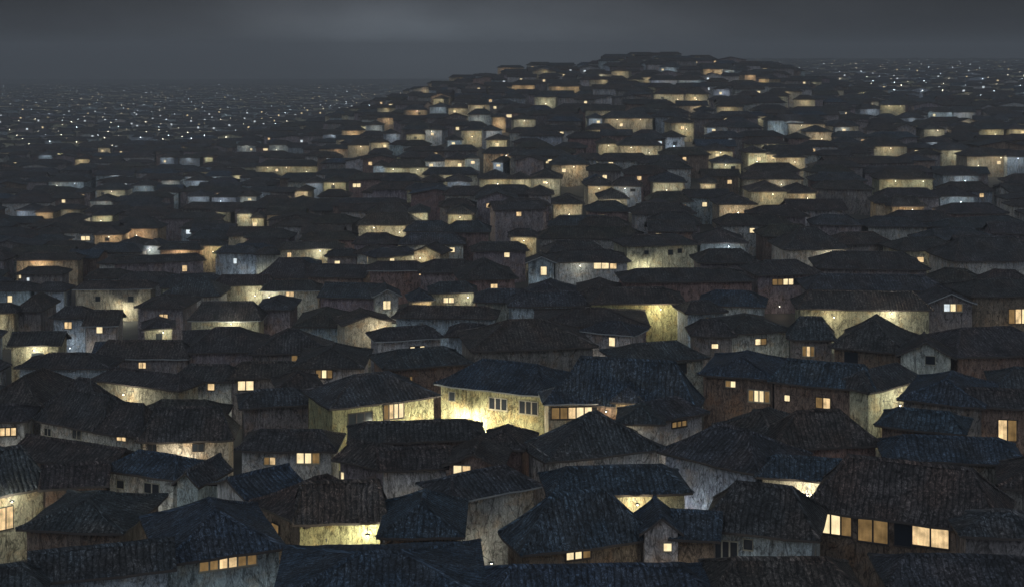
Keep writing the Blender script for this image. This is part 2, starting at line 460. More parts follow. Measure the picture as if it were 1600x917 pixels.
# ---- front rows, left
A('house with yellow-lit rough wall and wooden two-pane window at the lower left edge', 'the yellow-lit house at the lower left edge', (-75, 786, 72, 756), 8, 'hip', 'slate', 'cream', [(-2, 792, 20, 826, '22')], [(8, 778, 1.3, 34, 'g')], pf=0)
A('dark brown-walled house with blunt grey hipped roof at lower left, before the yellow-lit wall', 'the blunt grey roof at lower left', (36, 832, 182, 838), 8, 'hip', 'slate', 'brown', [(146, 852, 172, 876, '0')])
A('house with wide blue roof and a six-pane ribbon window over grey wall, lower left', 'the ribbon-window house', (265, 884, 439, 860), 8, 'hip', 'blue', 'bluegrey', [(312, 868, 400, 886, '112211')])
A('low grey-roofed house with bluish wall cut off by bottom edge under the ribbon-window house', 'the bluish wall on the bottom edge', (55, 915, 263, 893), 5, 'gable', 'slate', 'bluegrey', rise=1.1)
A('dark roof filling the bottom left corner of the picture', 'the bottom left corner roof', (-90, 952, 62, 936), 8, 'hip', 'slate', 'dark')
A('house with two pale wall panels and barred windows under blue-black roof, lower left', 'the two pale wall panels', (165, 738, 264, 752), 7, 'hip', 'blue', 'stone', [(183, 750, 194, 762, '0'), (226, 755, 249, 770, '00')])
A('tiny gable-fronted house with blank bluish face at the lower left', 'the tiny blank blue gable', (273, 764, 305, 768), 5, 'gfront', 'slate', 'bluegrey', rise=1.5, ov=.3)
A('blue-roofed house with grey end wall turned to the left, behind the ribbon-window house', 'the grey end wall', (330, 764, 378, 786), 9, 'gfront', 'blue', 'grey', rise=1.6)
A('long house with slanting grey wall and two small dark windows, left foreground', 'the slanting grey wall', (56, 655, 150, 673), 7, 'hip', 'black', 'stone', [(70, 669, 80, 680, '00'), (114, 671, 127, 685, '00')], pf=1)
A('pale-walled house with one orange double window, left foreground', 'the pale wall with orange window', (150, 674, 214, 681), 7, 'hip', 'black', 'grey', [(183, 673, 197, 688, '22')])
A('broad black-roofed house over a low yellow wall with two dark windows, left foreground', 'the low yellow wall', (221, 688, 356, 685), 8, 'hip', 'black', 'cream', [(232, 694, 244, 704, '00'), (301, 693, 318, 704, '00')], [(284, 709, 1.5, 45, 'w')])
A('long low brown roof and wall running behind the two pale wall panels', 'the long low brown roof', (14, 714, 156, 736), 6, 'gable', 'brown', 'brown', rise=1.1)
A('small brown shed roof squeezed behind the blunt grey roof', 'the squeezed brown shed', (70, 766, 160, 760), 5, 'gable', 'brown', 'brown', rise=.9)
A('house with three warm panes in a row at the left edge', 'the three warm panes', (-70, 664, 36, 661), 7, 'hip', 'black', 'stone', [(0, 668, 25, 680, '222')])
A('huge brown-black hipped roof, windowless, on the left edge above the three warm panes', 'the huge windowless roof', (-40, 640, 60, 645), 9, 'hip', 'brown', 'dark', rise=2.7)
A('broad brown-black hipped roof just behind the slanting grey wall', 'the broad roof behind', (62, 640, 152, 650), 8, 'hip', 'black', 'dark', rise=2.5)
A('house with orange-to-white lit alley wall, left middle', 'the orange-white alley wall', (146, 596, 272, 612), 7, 'hip', 'black', 'cream', [], [(208, 612, 1.5, 50, 'w')])
A('tall grey-walled house with one small square orange window, left middle', 'the tall grey wall', (272, 595, 359, 598), 7, 'hip', 'black', 'grey', [(325, 599, 335, 609, '2')])
A('dark house with a pair of bright square windows right of the tall grey wall', 'the bright square pair', (361, 592, 465, 590), 7, 'hip', 'brown', 'dark', [(372, 595, 396, 609, '33')])
A('house with yellow-lit front and flat gable end at the left edge', 'the yellow front with gable end', (16, 541, 90, 540), 7, 'gable', 'black', 'cream', [(49, 551, 67, 562, '0')], [(57, 545, 1.2, 34, 'g')], pf=1)
A('house with dim mustard wall cut by the left edge', 'the dim mustard wall', (-60, 492, 21, 490), 7, 'hip', 'black', 'cream', [], [(-10, 500, 1.4, 14, 'y')])
A('low dome-like dark roof over bluish wall, before the yellow front with gable end', 'the low dome-like roof', (28, 577, 165, 578), 8, 'hip', 'black', 'bluegrey')
A('dark purple-walled house with one orange pair of panes below a white-edged roof', 'the dark purple wall', (148, 560, 288, 561), 7, 'hip', 'brown', 'purple', [(217, 566, 228, 575, '22')], pale=1)
A('house with wide pale-yellow wall and two tiny square windows, left', 'the two-tiny-window yellow wall', (117, 454, 234, 453), 7, 'hip', 'brown', 'cream', [(149, 463, 157, 471, '0'), (200, 463, 209, 472, '0')], [(195, 483, 1.5, 42, 'g')], pf=1)
A('dark hipped house with bluish side wall at the left edge', 'the bluish side wall', (24, 486, 62, 486), 7, 'hip', 'brown', 'dark')
A('small house with one orange double window on blue-grey wall, left', 'the small orange double', (82, 498, 132, 498), 6, 'hip', 'black', 'bluegrey', [(101, 503, 112, 513, '22')])
A('small house with a single pale square window and pale-edged roof, left', 'the single pale window', (133, 511, 180, 510), 6, 'gable', 'brown', 'stone', [(151, 510, 160, 520, '3')], pale=1)
A('hipped house with dark left half and a lit green-white end, left', 'the lit green-white end', (226, 516, 269, 514), 7, 'hip', 'black', 'cream', [(244, 521, 253, 531, '00')], [(255, 517, 1.2, 18, 'g')])
A('brown hipped house with a pair of cream panes above the lit green-white end', 'the pair of cream panes', (214, 482, 284, 483), 7, 'hip', 'brown', 'purple', [(249, 491, 262, 500, '22')])
A('house with pale-yellow wall under black roof, behind a round dark roof, left', 'the pale-yellow wall', (298, 501, 403, 501), 7, 'hip', 'black', 'cream', [], [(365, 503, 1.6, 42, 'g')])
A('round-topped black roof in front of the pale-yellow wall', 'the round-topped roof', (294, 554, 404, 552), 8, 'hip', 'black', 'purple', rise=2.6)
A('house with blue-grey wall and one glowing window at the left edge', 'the blue-grey left-edge wall', (-20, 455, 46, 455), 7, 'hip', 'black', 'bluegrey', [(12, 462, 19, 472, '3')])
A('long bluish wall under thin black roof near the left edge', 'the thin black roof', (52, 456, 98, 456), 7, 'hip', 'black', 'bluegrey')
A('blue-black hipped roof without windows between two lit walls, left', 'the windowless blue-black roof', (255, 463, 341, 463), 8, 'hip', 'slate', 'stone')
A('house with cream wall brightening to the right, left of centre', 'the cream wall', (335, 447, 426, 446), 7, 'hip', 'brown', 'cream', [], [(400, 460, 1.6, 34, 'g')])
A('house with long orange-lit wall under brown roof, left', 'the long orange wall', (25, 408, 121, 407), 7, 'hip', 'brown', 'orange', [], [(60, 415, 1.6, 40, 'o')])
A('round brown roof with two pin-prick windows before the long orange wall', 'the pin-prick windows', (27, 430, 95, 430), 7, 'hip', 'brown', 'purple', [(29, 430, 33, 435, '3'), (42, 434, 46, 439, '4')])
A('long brown house with one bright square window near its right end', 'the long brown house', (180, 414, 318, 408), 7, 'hip', 'black', 'purple', [(285, 415, 292, 424, '2')])
A('tall narrow house with orange-cream wall standing above its neighbours, left', 'the tall narrow orange wall', (312, 386, 352, 385), 6, 'hip', 'black', 'orange', [], [(333, 392, 1.6, 30, 'y')])
A('small house with plain grey-green wall left of the orange strip', 'the grey-green wall', (225, 385, 249, 385), 6, 'hip', 'black', 'grey', [], [(237, 390, 1.6, 10, 'g')])
A('house with an orange strip of lit wall under its roof, left', 'the orange strip', (250, 391, 312, 391), 7, 'hip', 'black', 'orange', [], [(282, 396, 1.4, 30, 'o')])
A('blue-walled house with one narrow white window, left of centre', 'the narrow white window', (336, 397, 400, 397), 7, 'hip', 'slate', 'bluegrey', [(365, 404, 370, 412, '4')])
# ---- middle band, centre left
A('small house with plain grey wall beside the long lit wall, left of centre', 'the plain grey wall', (400, 399, 438, 399), 6, 'hip', 'black', 'grey')
A('house with long cream wall turning orange on the right, left of centre', 'the cream-to-orange wall', (438, 391, 535, 389), 7, 'hip', 'black', 'cream', [(449, 395, 455, 402, '2')], [(500, 389, 1.8, 36, 'g')])
A('small dark house with a single white door-like window, left of centre', 'the white door-like window', (511, 402, 556, 402), 6, 'hip', 'black', 'purple', [(523, 408, 531, 416, '3')])
A('grey house with two pale square windows side by side, centre left', 'the pale square windows', (556, 397, 592, 399), 6, 'hip', 'brown', 'stone', [(574, 402, 585, 411, '33')])
A('blue-black roofed house with lit cream strip brightest at its right end', 'the lit cream strip', (592, 404, 655, 399), 7, 'hip', 'slate', 'cream', [(609, 404, 616, 409, '3')], [(652, 401, 1.4, 34, 'g')])
A('gabled house with slanting yellow end wall, centre left', 'the slanting yellow end', (645, 398, 686, 400), 6, 'gfront', 'black', 'cream', [], [(662, 402, 1.5, 18, 'y')], rise=1.9)
A('dark house with one cream window at its right end, centre', 'the right-end cream window', (742, 394, 822, 393), 7, 'hip', 'black', 'purple', [(788, 395, 796, 402, '3')])
A('brown house with one tiny orange dot of a window, centre', 'the tiny orange dot', (578, 425, 662, 424), 7, 'hip', 'black', 'red', [(655, 425, 659, 430, '2')])
A('rounded black roof with twin pinpoint windows underneath, centre', 'the twin pinpoints', (658, 428, 746, 427), 7, 'hip', 'black', 'purple', [(722, 428, 729, 432, '33')])
A('broad black-roofed house with soft yellow pair of lights, centre', 'the soft yellow pair', (722, 438, 805, 436), 8, 'hip', 'black', 'red', [(767, 444, 777, 450, '22')])
A('brown hipped house behind the cream wall, left of centre', 'the brown hipped house', (405, 434, 478, 436), 7, 'hip', 'black', 'red')
A('brown house with pinkish gable end right of the brown hipped house', 'the pinkish gable end', (480, 434, 566, 436), 7, 'gable', 'black', 'red')
A('house with white-lit strip wall and two orange windows, left of centre', 'the white-lit strip', (411, 456, 496, 455), 7, 'hip', 'black', 'white', [(447, 456, 459, 463, '22')], [(422, 462, 1.5, 30, 'g')], pale=1)
A('grey gable-fronted house with a tall lit double window, centre left', 'the grey gable front', (587, 468, 623, 467), 8, 'gfront', 'slate', 'grey', [(599, 470, 610, 483, '33')], rise=1.5, pale=1)
A('house with low orange-lit wall between the grey gable front and a cream wall', 'the low orange wall', (645, 472, 675, 471), 6, 'hip', 'slate', 'orange', [], [(664, 478, 1.3, 20, 'y')])
A('cream-walled house with two square white panes side by side, centre', 'the two white panes', (675, 460, 742, 459), 7, 'hip', 'slate', 'cream', [(693, 465, 709, 473, '33')], [(730, 462, 1.5, 18, 'g')])
A('house with lit yellow gable end and long brown roof, centre left', 'the yellow gable end', (540, 511, 614, 506), 7, 'gfront', 'brown', 'cream', [], [(592, 513, 1.5, 30, 'w')], rise=1.7)
A('long brown-roofed house over a plain blue-grey wall, centre', 'the plain blue-grey wall', (618, 498, 770, 500), 8, 'hip', 'brown', 'bluegrey')
A('olive-black roof over a bluish wall wedge left of the yellow gable end', 'the bluish wall wedge', (462, 512, 538, 512), 8, 'hip', 'olive', 'bluegrey')
A('big pyramid roof with a short row of cream windows, left of centre', 'the pyramid roof', (395, 554, 514, 551), 9, 'hip', 'black', 'dark', [(456, 555, 492, 563, '1033')], rise=2.5)
A('flat-topped hipped roof with two bright windows under its right eave, centre', 'the flat-topped roof', (592, 536, 690, 530), 8, 'hip', 'black', 'stone', [(641, 541, 663, 549, '303')], pale=1)
A('black roof with three dim greenish panes beneath, left of centre', 'the three dim panes', (462, 577, 562, 577), 8, 'hip', 'black', 'stone', [(494, 578, 519, 590, '131')])
A('wide roof over a brown streaked wall behind the two big lit walls', 'the brown streaked wall', (606, 580, 733, 571), 8, 'hip', 'slate', 'brown', [(640, 588, 644, 596, '1')])
A('blue-grey wall house leaning between two black roofs, centre', 'the leaning blue-grey wall', (700, 528, 762, 529), 7, 'hip', 'black', 'bluegrey')
# ---- front rows, centre
A('large house with olive-yellow wall, one dark and one lit mullioned window', 'the olive wall house', (522, 641, 681, 622), 9, 'hip', 'slate', 'olive', [(545, 645, 581, 665, '000'), (600, 631, 630, 653, '1233')], [(600, 672, 3.0, 90, 'g'), (664, 668, 2.2, 50, 'y')], rise=2.1, pf=0)
A('house with the brightest wall of all, flooded yellow from a low lamp', 'the brightest yellow wall', (685, 604, 846, 622), 8, 'hip', 'blue', 'olive', [(702, 612, 711, 625, '0'), (765, 622, 792, 639, '000'), (812, 627, 840, 646, '000')], [(736, 664, 1.8, 300, 'w'), (800, 664, 2.4, 90, 'y')], pf=1, pale=1)
A('broad dark-blue roof stretching right from the brightest yellow wall', 'the broad dark-blue roof', (868, 622, 1082, 636), 9, 'hip', 'blue', 'brown', rise=2.4)
A('gray-walled house with three cream panes and two small ones under black roof', 'the three cream panes', (376, 707, 516, 708), 7, 'hip', 'black', 'stone', [(464, 706, 499, 723, '331'), (413, 714, 430, 725, '12')])
A('dark brown hipped roof crossing in front of the olive wall', 'the dark roof before olive', (552, 696, 752, 690), 6, 'hip', 'black', 'dark', rise=1.5)
A('brown gabled house with an orange and white window pair, centre', 'the orange and white pair', (700, 734, 776, 737), 6, 'gfront', 'brown', 'red', [(709, 727, 735, 740, '32')], rise=1.6)
A('low brown house with a single lit doorway, centre', 'the single lit doorway', (525, 722, 596, 736), 6, 'gable', 'brown', 'dark', [(531, 737, 538, 750, '3')], rise=1.2)
A('brown-roofed house between the lit doorway and the orange and white window pair', 'the brown roof between', (600, 738, 698, 734), 6, 'gable', 'brown', 'stone', rise=1.3)
A('brown-walled house with one tilted square window left of the big tiled pyramid', 'the tilted square window', (748, 702, 812, 706), 6, 'hip', 'black', 'red', [(767, 712, 777, 725, '3')])
A('wide brown-roofed house over an olive-lit wall brightest at its right end', 'the olive-lit low wall', (468, 822, 594, 817), 10, 'hip', 'brown', 'olive', [], [(574, 829, 1.0, 48, 'g'), (510, 846, 2.6, 30, 'y')], rise=2.2)
A('blue-black roofed house with a small white window pair at its right corner', 'the white corner window', (600, 842, 714, 842), 8, 'hip', 'blue', 'brown', [(698, 848, 716, 862, '44')])
A('brown-walled end of a long house left of the olive-lit low wall', 'the brown-walled end', (396, 788, 470, 822), 6, 'hip', 'brown', 'brown', [(425, 818, 436, 844, '1')])
A('great blue roof cut by the bottom edge, left of centre', 'the great blue roof', (436, 952, 752, 942), 10, 'hip', 'blue', 'brown', rise=2.6)
A('blue-tiled pyramid roof over brown and grey wall, right of centre', 'the big tiled pyramid', (862, 720, 1032, 700), 9, 'hip', 'slate', 'stone', rise=2.3)
A('house with a warm window band under a small blue roof, right of brightest wall', 'the warm window band', (858, 634, 948, 632), 6, 'hip', 'blue', 'cream', [(862, 636, 938, 653, '112330')], [(944, 638, 1.2, 16, 'o')])
A('narrow house with an orange-lit doorway wall right of the warm window band', 'the orange doorway wall', (962, 629, 1000, 630), 6, 'hip', 'blue', 'orange', [], [(980, 636, 1.6, 18, 'y')])
A('small dome-roofed house with a lit left corner, right of centre', 'the small dome roof', (970, 667, 1030, 669), 5, 'hip', 'slate', 'grey', [], [(978, 673, 1.0, 7, 'y')], rise=1.4)
A('small house with curved grey wall and a dim strip window, right of centre', 'the curved grey wall', (1031, 662, 1102, 650), 6, 'hip', 'slate', 'stone', [(1050, 658, 1072, 666, '111')], rise=1.5)
A('blue-roofed house with a lit yellow triangle of wall below its eave', 'the lit yellow triangle', (866, 778, 1072, 772), 8, 'hip', 'blue', 'cream', [], [(992, 782, 1.0, 36, 'y')], rise=1.7)
A('large blue-tiled house with three lit panes low in its dark wall, bottom centre', 'the three low lit panes', (826, 862, 1020, 838), 9, 'hip', 'blue', 'brown', [(885, 856, 922, 872, '331')], rise=2.2)
A('gabled house-front with a single square lit window, bottom centre', 'the single-window gable', (1008, 846, 1060, 846), 7, 'gfront', 'blue', 'stone', [(1037, 848, 1049, 860, '3')], rise=2.0, ov=.35)
A('blue-roofed wing right of the single-window gable', 'the blue-roofed wing', (1056, 842, 1114, 846), 5, 'gable', 'blue', 'brown')
A('slate-roofed house with pale blue-grey wall and large dark shutters, lower right of centre', 'the dark-shuttered wall', (1102, 829, 1268, 846), 8, 'hip', 'black', 'bluegrey', [(1116, 845, 1152, 874, '000'), (1162, 842, 1176, 858, '0')], pf=1, rise=1.9)
A('dark house with a pale-edged slate roof left of the lit yellow triangle', 'the pale-edged slate roof', (714, 787, 840, 763), 7, 'hip', 'slate', 'stone', pale=1)
A('long blue roof along the bottom edge, centre', 'the bottom centre roof', (770, 945, 1110, 940), 9, 'hip', 'blue', 'brown', rise=2.2)
A('brown-black roof along the bottom edge, right of centre', 'the brown bottom roof', (1125, 935, 1345, 936), 8, 'hip', 'brown', 'dark')
A('long house with combed grey-blue plaster wall under a black roof, right', 'the combed grey-blue wall', (1034, 710, 1176, 744), 9, 'hip', 'slate', 'bluegrey', rise=2.0)
# ---- front rows, right
A('blue-roofed brown house with two cream window groups, right', 'the two cream window groups', (1098, 590, 1206, 598), 8, 'hip', 'blue', 'brown', [(1134, 595, 1149, 604, '13'), (1170, 610, 1202, 627, '1331')], rise=2.2)
A('blue-roofed brown house with a small and a wide orange window, right', 'the small and wide windows', (1208, 598, 1361, 612), 8, 'hip', 'blue', 'brown', [(1226, 617, 1234, 626, '3'), (1275, 621, 1297, 637, '12')], rise=2.2)
A('house with a sharp wedge of cream wall lit beneath its slanting eave, right', 'the sharp cream wedge', (1364, 614, 1442, 594), 6, 'hip', 'slate', 'cream', [], [(1404, 614, 1.6, 30, 'w'), (1380, 628, 1.8, 30, 'g')])
A('massive dark-blue roof near the right edge above the tall orange panes', 'the massive dark-blue roof', (1410, 630, 1530, 643), 9, 'hip', 'blue', 'dark', rise=2.8)
A('brown house with two tall orange panes at the right edge', 'the tall orange panes', (1502, 637, 1640, 642), 8, 'hip', 'black', 'brown', [(1560, 656, 1588, 688, '21')])
A('low blue roof left of the two tall orange panes', 'the low blue roof', (1376, 668, 1500, 681), 6, 'hip', 'blue', 'brown', rise=1.3)
A('big brown-black hipped roof over a reddish wall, right', 'the reddish wall', (1214, 700, 1372, 694), 9, 'hip', 'brown', 'red', rise=2.4)
A('blue roof spreading under the right edge below the tall orange panes', 'the spreading blue roof', (1392, 722, 1600, 730), 8, 'hip', 'blue', 'dark', rise=1.9)
A('house with a lit cream notch of wall between blue roofs, right', 'the lit cream notch', (1190, 748, 1335, 758), 7, 'hip', 'blue', 'cream', [], [(1262, 766, 1.2, 55, 'w')])
A('big brown-roofed house with a row of orange and dark shoji panes, lower right', 'the shoji-paned house', (1266, 796, 1560, 834), 9.5, 'hip', 'brown', 'brown', [(1282, 800, 1330, 834, '331'), (1341, 808, 1387, 846, '11'), (1398, 814, 1424, 852, '0'), (1426, 817, 1482, 853, '22')], rise=2.6)
A('black roof heaped at the right edge beside the shoji-paned house', 'the heaped black roof', (1512, 846, 1650, 850), 8, 'hip', 'slate', 'dark', rise=2.4)
A('dark slate roof in the bottom right corner', 'the bottom right corner roof', (1400, 925, 1640, 930), 9, 'hip', 'slate', 'brown', rise=2.4)
A('dark roof at the right edge behind the shoji-paned house', 'the right-edge dark roof', (1570, 765, 1680, 775), 8, 'hip', 'brown', 'dark')
# ---- middle band, centre right
A('house with cream wall and three tiny windows, glowing from below, right of centre', 'the three-tiny-window wall', (981, 387, 1091, 384), 8, 'hip', 'black', 'cream', [(1007, 392, 1013, 397, '0'), (1044, 391, 1051, 398, '0'), (1059, 389, 1065, 395, '0')], [(1005, 420, 1.6, 48, 'g')])
A('long low house with two white windows and an orange one, centre', 'the two white windows', (868, 412, 981, 411), 7, 'hip', 'black', 'grey', [(928, 411, 951, 420, '33'), (953, 412, 963, 420, '2')], [(905, 414, 1.3, 10, 'g')])
A('small blue gable-front with a lit doorway, centre', 'the small blue gable', (826, 414, 866, 414), 6, 'gfront', 'black', 'bluegrey', [(845, 417, 854, 430, '3')], rise=1.5, pale=1)
A('house with a yellow-lit corner of wall at its left, centre', 'the yellow-lit corner', (798, 372, 838, 372), 6, 'hip', 'black', 'cream', [], [(818, 375, 1.5, 26, 'y')])
A('dark roof over a long reddish-brown strip of wall, centre', 'the reddish-brown strip', (979, 443, 1176, 441), 8, 'hip', 'black', 'red')
A('brown-roofed house over a tall olive-lit wall, right of centre', 'the tall olive-lit wall', (926, 477, 1068, 477), 7, 'hip', 'brown', 'olive', [], [(1030, 480, 1.7, 50, 'y')])
A('big rounded brown roof before the tall olive-lit wall', 'the rounded brown roof', (840, 514, 1010, 515), 9, 'hip', 'brown', 'purple', rise=2.6)
A('little dark house with one lit upright window, centre', 'the lit upright window', (912, 520, 984, 527), 5, 'hip', 'slate', 'stone', [(952, 527, 961, 540, '3')], pale=1, rise=1.1)
A('large hipped roof with faceted brown slopes and no light, centre', 'the faceted brown roof', (742, 552, 928, 545), 9, 'hip', 'brown', 'dark', rise=2.8)
A('wide slate roof over a grey wall with a shuttered opening, centre right', 'the shuttered grey wall', (985, 571, 1102, 562), 8, 'hip', 'slate', 'stone', [(1055, 568, 1072, 582, '0')])
A('small house with one lamp-yellow window on bluish wall, right of centre', 'the lamp-yellow window', (1077, 492, 1132, 490), 7, 'hip', 'black', 'bluegrey', [(1103, 496, 1111, 505, '2')])
A('grey-walled house with one lit and one dark pane, right of centre', 'the lit-and-dark pane', (1146, 524, 1236, 519), 7, 'hip', 'black', 'grey', [(1180, 529, 1197, 538, '31')])
A('dark-walled house with one tiny bright window left of the lit-and-dark pane', 'the tiny bright window', (1086, 526, 1145, 526), 7, 'hip', 'black', 'dark', [(1112, 537, 1122, 544, '3')])
A('house with a low cream strip under a tall pointed roof, right', 'the pointed roof', (1231, 393, 1324, 392), 9, 'hip', 'black', 'white', [], [(1300, 396, 1.3, 24, 'g')], rise=3.2)
A('house with an amber ribbon window of five panes, right', 'the amber ribbon', (1186, 432, 1282, 430), 7, 'hip', 'black', 'purple', [(1207, 436, 1248, 445, '11330')])
A('purple-walled house under a wide trapezoid roof, right', 'the trapezoid roof', (1282, 421, 1449, 423), 8, 'hip', 'black', 'purple')
A('house with a cream wall, small windows and a glow at the eave, right', 'the small-windowed cream wall', (1411, 394, 1503, 392), 7, 'hip', 'black', 'cream', [(1433, 402, 1443, 410, '2'), (1465, 407, 1472, 412, '1')], [(1468, 397, 1.5, 36, 'g')])
A('heavy rounded roof at the right edge beside the small-windowed cream wall', 'the heavy rounded roof', (1494, 411, 1640, 409), 10, 'hip', 'black', 'stone', rise=3.0)
A('very long low house with a white-yellow strip of wall, right', 'the long white-yellow strip', (1251, 483, 1453, 486), 8, 'hip', 'brown', 'cream', [], [(1390, 487, 1.5, 40, 'w'), (1300, 492, 1.7, 22, 'y')])
A('dark gable-front with a row of three pale panes, right', 'the dark gable-front', (1453, 480, 1521, 480), 9, 'gfront', 'black', 'dark', [(1475, 475, 1503, 486, '431')], rise=2.5, pale=1)
A('brown wall with a large orange window cut by the right edge', 'the large orange window', (1522, 466, 1660, 464), 8, 'hip', 'black', 'brown', [(1576, 483, 1606, 505, '123')])
A('wide black roof lying behind the long white-yellow strip', 'the wide black roof', (1265, 455, 1480, 457), 7, 'hip', 'slate', 'dark')
A('blue-black roofed house with one golden three-pane window, right', 'the golden three-pane window', (1237, 529, 1300, 531), 7, 'hip', 'slate', 'dark', [(1254, 541, 1272, 556, '121')])
A('broad brown house without lights joined to a grey gable, right', 'the broad brown house', (1302, 545, 1408, 554), 8, 'hip', 'black', 'brown', [(1320, 550, 1340, 566, '0')], rise=2.5)
A('pale grey gable end with a single dark window, right', 'the pale grey gable end', (1408, 562, 1486, 566), 8, 'gfront', 'black', 'grey', [(1446, 556, 1461, 569, '0')], [], rise=2.5)
A('wide black roof over brown wall at the right edge beyond the grey gable end', 'the wide right-edge roof', (1500, 562, 1660, 556), 9, 'hip', 'black', 'brown', rise=2.6)
A('dull blue-black roof behind the combed grey-blue wall, right', 'the dull blue-black roof', (1120, 672, 1206, 690), 8, 'hip', 'black', 'dark', rise=2.2)
A('grey-brown roof left of the pyramid roof', 'the grey-brown roof', (382, 640, 482, 634), 8, 'hip', 'slate', 'dark')
A('dark wall house with brown streaks left of the olive wall house', 'the brown-streaked wall', (440, 610, 500, 606), 7, 'hip', 'brown', 'brown')
A('black roof before the brown hipped house, left of centre', 'the black roof before', (400, 486, 452, 486), 7, 'hip', 'slate', 'purple')
A('long dark roof left of the grey gable front', 'the long dark roof', (500, 466, 586, 468), 8, 'gable', 'slate', 'purple')
A('dim hipped roof right of the two white panes', 'the dim hipped roof', (745, 474, 838, 474), 7, 'hip', 'slate', 'grey')
A('black roof with bluish wall left of the tall olive-lit wall', 'the bluish wall', (800, 480, 918, 478), 7, 'hip', 'slate', 'bluegrey')
# ---- further up: lit walls  (x0, x1, eave row, lowest row seen, colour, lamp colour, power)
LIT = []
def B(s, c, p=1.0):
    for q in s.split():
        a = [float(v) for v in q.split(',')]; LIT.append((*a, c, p))
B('633,668,173,181 770,790,184,197 535,570,205,212 862,910,136,142 800,835,134,140 1100,1130,109,114 1185,1200,124,130 1370,1400,318,324 1395,1445,323,330 55,82,333,343 147,190,368,378 188,245,358,370 1165,1182,118,123', 'o')
B('700,732,170,177 733,765,164,173 677,693,155,164 635,663,211,219 720,757,205,216 760,792,220,231 543,580,228,244 580,608,224,232 400,500,261,270 505,540,286,296 600,668,263,272 695,730,251,263 750,800,281,290 575,640,336,342 640,668,334,346 560,650,353,365 700,738,336,346', 'y')
B('803,838,188,199 945,1020,186,203 1050,1085,193,205 935,967,226,240 968,1035,229,242 1105,1145,237,246 1115,1158,256,267 1170,1200,240,256 862,920,259,272 800,830,281,290 830,875,280,288 920,960,292,313 940,980,312,318 1020,1070,286,300 1095,1118,288,297 865,910,320,338 1175,1230,301,322 1125,1180,321,335 835,868,152,165 1022,1068,148,158 1070,1108,148,158 1120,1160,168,174 955,982,112,119', 'y')
B('1240,1273,157,167 1375,1415,165,178 1233,1290,195,207 1260,1300,207,220 1365,1418,230,245 1213,1258,247,256 1200,1212,242,250 1472,1512,236,262 1512,1575,245,262 1375,1458,281,294 1230,1275,303,312 1445,1477,203,214 1530,1570,203,212 1578,1612,203,210', 'y')
B('671,697,168,178 732,768,180,190 571,597,196,205 505,535,211,217 603,625,210,215 664,690,204,214 760,785,205,213 420,450,227,236 478,504,287,296 583,600,260,270 665,695,253,262 730,750,249,258 770,785,254,262 700,735,285,292 700,722,220,227', 'b')
B('920,945,186,194 1040,1070,215,232 1105,1118,200,206 960,1002,292,300 1115,1140,140,150 1095,1165,381,390 1060,1095,126,130 1015,1058,126,130 1030,1060,106,111 1130,1146,110,114 1345,1375,171,180 1200,1225,189,205 1305,1328,199,206 1575,1606,246,272 1475,1530,275,285 1470,1525,308,318 1450,1488,176,183 1490,1525,176,184 1213,1256,190,194', 'b')
B('25,55,330,339 75,130,285,292 205,240,291,300 293,327,308,316 330,368,309,316 375,400,308,314 252,280,283,289 288,315,277,285 250,272,247,257 370,400,228,238 60,80,243,249 140,175,315,321 290,325,283,290 230,252,384,400', 'b')
B('143,175,338,347 150,195,298,306 150,178,199,207 153,172,232,239 118,140,250,256 320,332,247,254 370,392,335,355 393,412,342,358 460,480,300,306', 'y')

# lit walls further up that stand out enough to be pointed at: (x0, y0) -> nick, label
MARK = {(945, 186): ('the wide cream hillside wall', 'house with the widest cream-yellow wall high on the hillside, centre right'),
 (1512, 245): ('the yellow right-edge wall', 'wide house with plain yellow wall near the right edge, upper middle'),
 (400, 261): ('the thin yellow band', 'long low house with a thin yellow band of wall, left of centre'),
 (543, 228): ('the tall cream block', 'house with tall cream wall standing out on the left foot of the hill'),
 (968, 229): ('the long pale hill wall', 'house with long pale-yellow wall in the middle of the hillside'),
 (1375, 281): ('the glowing ribbed wall', 'house with long glowing cream wall under trapezoid roof, right middle'),
 (920, 292): ('the white-hot wall', 'house with cream wall lit white-hot beside a blue-lit neighbour, centre'),
 (865, 320): ('the hanging yellow wedge', 'house with yellow wall showing as a hanging wedge, centre'),
 (560, 353): ('the broad yellow strip', 'blue-black roofed house with a broad yellow strip of wall, left of centre'),
 (1125, 321): ('the yellow ledge', 'house with low yellow wall like a ledge, right of centre'),
 (1395, 323): ('the amber ledge', 'house with low amber-lit wall like a ledge, right'),
 (75, 285): ('the bluish lamp-lit wall', 'house with long bluish wall lit by one lamp, far left plain'),
 (1105, 237): ('the square yellow wall', 'house with squarish yellow wall on the right of the hillside'),
 (633, 173): ('the upper amber strip', 'house with amber strip of wall high on the left flank of the hill'),
 (188, 357): ('the peach-lit wall', 'house with peach-lit wall and glow at its foot, left'),
 (1233, 195): ('the yellow right-shoulder wall', 'house with yellow wall on the right shoulder of the hill'),
 (250, 391): ('', ''), (1365, 230): ('the yellow notched wall', 'house with yellow wall notched by a roof in front, right'),
 (750, 281): ('the low golden wall', 'house with low golden wall and lit gable, centre'),
 (1070, 148): ('the small summit wall', 'small house with yellow wall just below the summit of the hill'),
 (803, 188): ('the cream left-flank wall', 'house with cream wall halfway up the left flank of the hill'),
 (1020, 286): ('the twin-lamp wall', 'house with yellow wall lit by lamps, below the hillside centre'),
 (830, 280): ('', ''), (330, 309): ('the grey-blue lit wall', 'house with grey-blue lit wall in the left midground'),
 (420, 227): ('the pale blue plain wall', 'house with pale blue wall where plain meets hill, left of centre'),
 (1230, 303): ('the right midground yellow wall', 'house with short yellow wall beside a bright dot, right midground'),
 (1475, 275): ('the steel-blue wall', 'house with steel-blue lit wall near the right edge')}
